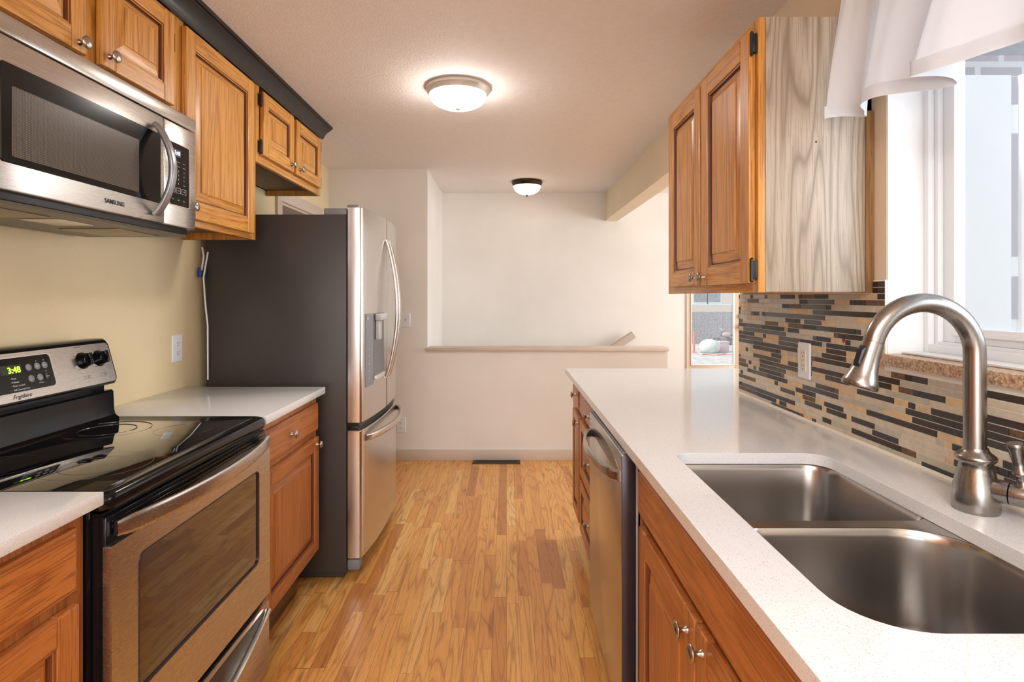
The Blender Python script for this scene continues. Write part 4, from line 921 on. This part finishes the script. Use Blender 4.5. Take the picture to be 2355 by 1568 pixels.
tag(obj('backsplash', bm, tm, loc=(XR, 1.0, 0.9145)), 'mosaic backsplash of brown, tan and cream strip tiles', 'backsplash')
bm = bmesh.new(); prism(bm, [(XR-0.0066, 0.9142), (XR-0.013, 0.9142), (XR-0.0066, 0.921)], 'xz', -0.44, 2.358)
tag(obj('caulk_line', bm, caulk_m, loc=(XR-0.01, 1, 0.9142)), 'cream caulk bead between the right counter and the mosaic tiles', 'caulk')
# heart sticker
bm = bmesh.new(); hp = []
for k in range(24):
    a = 2*math.pi*k/24; hp.append((1.6225-0.00045*16*math.sin(a)**3, 1.1885+0.00045*(13*math.cos(a)-5*math.cos(2*a)-2*math.cos(3*a)-math.cos(4*a))))
prism(bm, hp, 'yz', XR-0.0085, XR-0.0073); tag(obj('heart_sticker', bm, red_m, loc=(XR-0.008, 1.6225, 1.1885)), 'tiny magenta heart sticker on the mosaic tiles', 'sticker')

# ---- curtain valance
def catmull(P, n):
    out = []; Q = [P[0]]+P+[P[-1]]
    for i in range(1, len(Q)-2):
        for k in range(n):
            t_ = k/n; a, b, c, d = (Vector(Q[i-1]), Vector(Q[i]), Vector(Q[i+1]), Vector(Q[i+2]))
            out.append(0.5*((2*b)+(-a+c)*t_+(2*a-5*b+4*c-d)*t_*t_+(-a+3*b-3*c+d)*t_**3))
    out.append(Vector(Q[-2])); return out
bot = [(0.808, 1.437), (0.850, 1.434), (0.893, 1.412), (0.870, 1.375), (0.838, 1.328), (0.865, 1.270), (0.925, 1.215), (0.948, 1.188), (0.90, 1.172), (0.830, 1.158), (0.845, 1.10), (0.905, 1.03), (0.945, 0.975), (0.92, 0.950), (0.885, 0.925), (0.89, 0.87), (0.92, 0.81), (0.94, 0.77), (0.90, 0.75), (0.86, 0.73), (0.87, 0.66), (0.92, 0.59), (0.90, 0.55), (0.85, 0.52), (0.87, 0.44), (0.93, 0.36), (0.88, 0.30)]
bc = catmull(bot, 8); n = len(bc); rows = []
top_len = [(1.452-(1.452-0.26)*(i/(n-1))) for i in range(n)]
NZ = 22; ZT = 2.19; ZB = 1.766
for j in range(NZ+1):
    q = j/NZ; z = ZT+(ZB-ZT)*q; L = []
    for i in range(n):
        b_ = bc[i]; tx = 0.893+(b_.x-0.89)*0.22; ty = top_len[i]
        qq = q**0.9
        x = tx+(b_.x-tx)*qq; y = ty+(b_.y-ty)*qq
        wv = 0.0025*math.sin(i*0.9+q*3)+0.002*math.sin(i*0.31+q*7)
        zz_ = z+(0.006*math.sin(i*0.22) if q > 0.9 else 0)
        L.append((min(x+wv*(1-0.3*q), 0.950), y, zz_))
    rows.append(L)
bm = bmesh.new(); loft(bm, rows, cap0=False, cap1=False, closed=False)
obj.keep = True
cv = thing('curtain_valance', 'white ruffled cotton valance hanging across the top of the window', 'curtain', (0.90, 0.86, 1.766))
f_ = obj('fabric', bm, fabric_m, cv, 60)
bm = bmesh.new(); loft(bm, [[(p[0]-0.0012, p[1]-0.0004, p[2]+0.030) for p in rows[-1]], [(p[0]-0.0016, p[1]-0.0006, p[2]+0.015) for p in rows[-1]], [(p[0]-0.0008, p[1]-0.0003, p[2]-0.001) for p in rows[-1]]], cap0=False, cap1=False, closed=False)
obj('hem', bm, fabric_m, f_, 60)
obj.keep = False
bm = bmesh.new(); tube(bm, [(0.90, 0.255, 2.165), (0.90, 1.47, 2.165)], 0.006, 10); box(bm, 0.895, XR-0.0005, 1.462, 1.472, 2.155, 2.175, 0.001); obj('curtain_rod', bm, white_pl2, cv)

# ------------------------------------------------------------------ OUTSIDE
gm = plain('pale_dry_ground', (0.60, 0.58, 0.54), 0.95, noise=0.4, nscale=3)
struct('ground', B((1.25, 30, -8, 2.39, -1.41, -1.36), (-20, 40, 5.76, 60, -1.41, -1.36), (4.2, 30, 2.39, 5.76, -1.41, -1.36)), gm, 'pale dry yard outside', 'ground')
G = -1.36
t = thing('board_fence', 'weathered grey board fence behind the yard', 'fence', (12, 32.0, G))
fm = plain('weathered_fence_wood', (0.46, 0.45, 0.48), 0.9, noise=0.35, nscale=12)
bm = bmesh.new()
for k in range(80): box(bm, 7.0+k*0.145, 7.135+k*0.145, 31.98, 32.0+random.uniform(0, .01), G, 0.45+random.uniform(-.02, .02))
obj('fence_boards', bm, fm, t); obj('fence_rail', B((7.0, 18.6, 32.01, 32.06, -0.9, -0.8), (7.0, 18.6, 32.01, 32.06, 0.1, 0.2)), fm, t)
t = thing('neighbour_house', 'cream house with white framed windows behind the fence', 'house', (17, 45.0, G))
obj('wall', B((8, 28, 45, 45.3, G, 5.0)), plain('cream_siding', (0.84, 0.74, 0.64), 0.8, noise=0.05), t)
for x0, x1 in ((14.9, 15.9), (16.05, 17.0), (18.0, 18.55)):
    wf = obj('window', B((x0-0.12, x1+0.12, 44.93, 44.999, 0.72, 2.6)), vinyl, t); obj('pane', B((x0, x1, 44.90, 44.929, 0.88, 2.4)), plain('blue_grey_pane', (0.33, 0.38, 0.42), 0.3, noise=0.3, nscale=6), wf)
obj('water_table', B((8, 28, 44.90, 44.999, 0.62, 0.72)), vinyl, t)
def blob(bm, c, r, seg=20, rg=12, jit=0.0, cut=None):
    rr = random.Random(5); L = []
    for j in range(1, rg):
        a = math.pi*j/rg; L.append([(c[0]+r[0]*math.sin(a)*math.cos(2*math.pi*k/seg)*(1+rr.uniform(-jit, jit)), c[1]+r[1]*math.sin(a)*math.sin(2*math.pi*k/seg), max(c[2]+r[2]*math.cos(a)*(1+rr.uniform(-jit, jit)), cut if cut is not None else -9)) for k in range(seg)])
    loft(bm, L); return bm
Yj = 27.0
t = obj('covered_mower', blob(bmesh.new(), (9.68, Yj, G+0.25), (0.50, 0.45, 0.40), jit=0.03, cut=G+0.001), plain('pale_green_tarp', (0.66, 0.74, 0.68), 0.6, noise=0.15), loc=(9.68, Yj, G)); tag(t, 'rounded mound under a pale green tarp in the yard', 'tarp')
YM = Yj+0.9
t = thing('motorbike', 'dark old motorbike parked before the fence in the yard', 'motorbike', (10.85, YM, G))
dk = plain('dull_dark_metal', (0.16, 0.17, 0.19), 0.5)
for x in (10.35, 11.55):
    bm = bmesh.new(); n_ = 24; zc = G+0.33
    tube(bm, [(x+0.29*math.cos(2*math.pi*k/n_), YM, zc+0.29*math.sin(2*math.pi*k/n_)) for k in range(n_+1)], 0.04, 8); lathe(bm, [(-0.05, 0.05), (0.05, 0.05)], (x, YM, zc), YD, 12)
    wh = obj('wheel', bm, dk, t)
    bm = bmesh.new()
    for k in range(8): a = math.pi*k/8; tube(bm, [(x-0.27*math.cos(a), YM, zc-0.27*math.sin(a)), (x+0.27*math.cos(a), YM, zc+0.27*math.sin(a))], 0.006, 5)
    obj('spokes', bm, alum, wh)
bm = bmesh.new(); tube(bm, [(10.35, YM, G+0.33), (10.6, YM, G+0.85), (10.66, YM, G+1.0)], 0.03, 8); tube(bm, [(10.56, YM, G+0.78), (11.0, YM, G+0.62), (11.55, YM, G+0.33)], 0.035, 8); tube(bm, [(10.5, YM, G+0.6), (10.8, YM, G+0.33), (11.55, YM, G+0.33)], 0.03, 8); obj('bike_frame', bm, dk, t)
obj('engine', B((10.68, 11.05, YM-0.1, YM+0.1, G+0.28, G+0.60, 0.03)), dk, t)
bm = bmesh.new(); blob(bm, (10.85, YM, G+0.80), (0.24, 0.12, 0.12)); obj('fuel_tank', bm, plain('faded_pink_paint', (0.62, 0.42, 0.46), 0.5), t)
bm = bmesh.new(); blob(bm, (11.25, YM, G+0.78), (0.28, 0.12, 0.07)); obj('bike_seat', bm, dk, t)
bm = bmesh.new(); tube(bm, [(10.62, YM-0.3, G+1.12), (10.66, YM, G+1.0), (10.62, YM+0.3, G+1.12)], 0.015, 6); obj('handlebar', bm, alum, t)
t = obj('storage_crate', B((10.22, 10.68, Yj+0.1, Yj+0.45, G+0.0005, G+0.50, 0.01), (10.20, 10.70, Yj+0.08, Yj+0.47, G+0.46, G+0.53, 0.01)), plain('faded_pink_plastic', (0.68, 0.52, 0.56), 0.6), loc=(10.45, Yj+0.25, G)); tag(t, 'faded pink lidded crate in the yard beside the motorbike', 'crate')
bm = bmesh.new(); tube(bm, [(8.98, Yj+0.1, G+0.02), (9.0, Yj+0.1, G+1.0)], 0.05, 10); lathe(bm, [(0, 0.15), (0.02, 0.15), (0.05, 0.06)], (8.98, Yj+0.1, G+0.001), ZD, 20)
t = obj('yard_marker', bm, plain('faded_red_plastic', (0.85, 0.22, 0.22), 0.6), loc=(8.98, Yj+0.1, G)); tag(t, 'upright faded red post on a round base in the yard', 'post')
bm = bmesh.new(); tube(bm, [(8.9+0.16*k, Yj-1.2+0.16*math.sin(k*1.1), G+0.035) for k in range(12)], 0.03, 8); t = obj('garden_hose', bm, plain('faded_red_hose', (0.80, 0.36, 0.34), 0.6), loc=(9.8, Yj-1.2, G)); tag(t, 'faded red hose lying on the yard ground', 'hose')
# white shed door leaning area outside the kitchen window
t = thing('garden_door', 'white panelled outside door against the brick wall beyond the window', 'door', (2.55, 2.39, G))
obj('door_leaf', B((1.20, 2.12, 2.372, 2.399, G, 2.245, 0.004), (2.152, 3.0, 2.360, 2.399, G, 2.245, 0.004), (2.12, 2.152, 2.385, 2.399, G, 2.245, 0.0), (2.12, 2.15, 2.374, 2.385, 2.0, 2.12, 0), (2.12, 2.15, 2.374, 2.385, 1.40, 1.48, 0)), vinyl, t)
for z0_, z1_ in ((1.22, 1.395), (1.485, 1.995), (2.125, 2.24)): obj('side_slot', B((2.122, 2.150, 2.378, 2.3848, z0_, z1_)), plain('mauve_grey_shade', (0.20, 0.18, 0.22), 0.7), t)
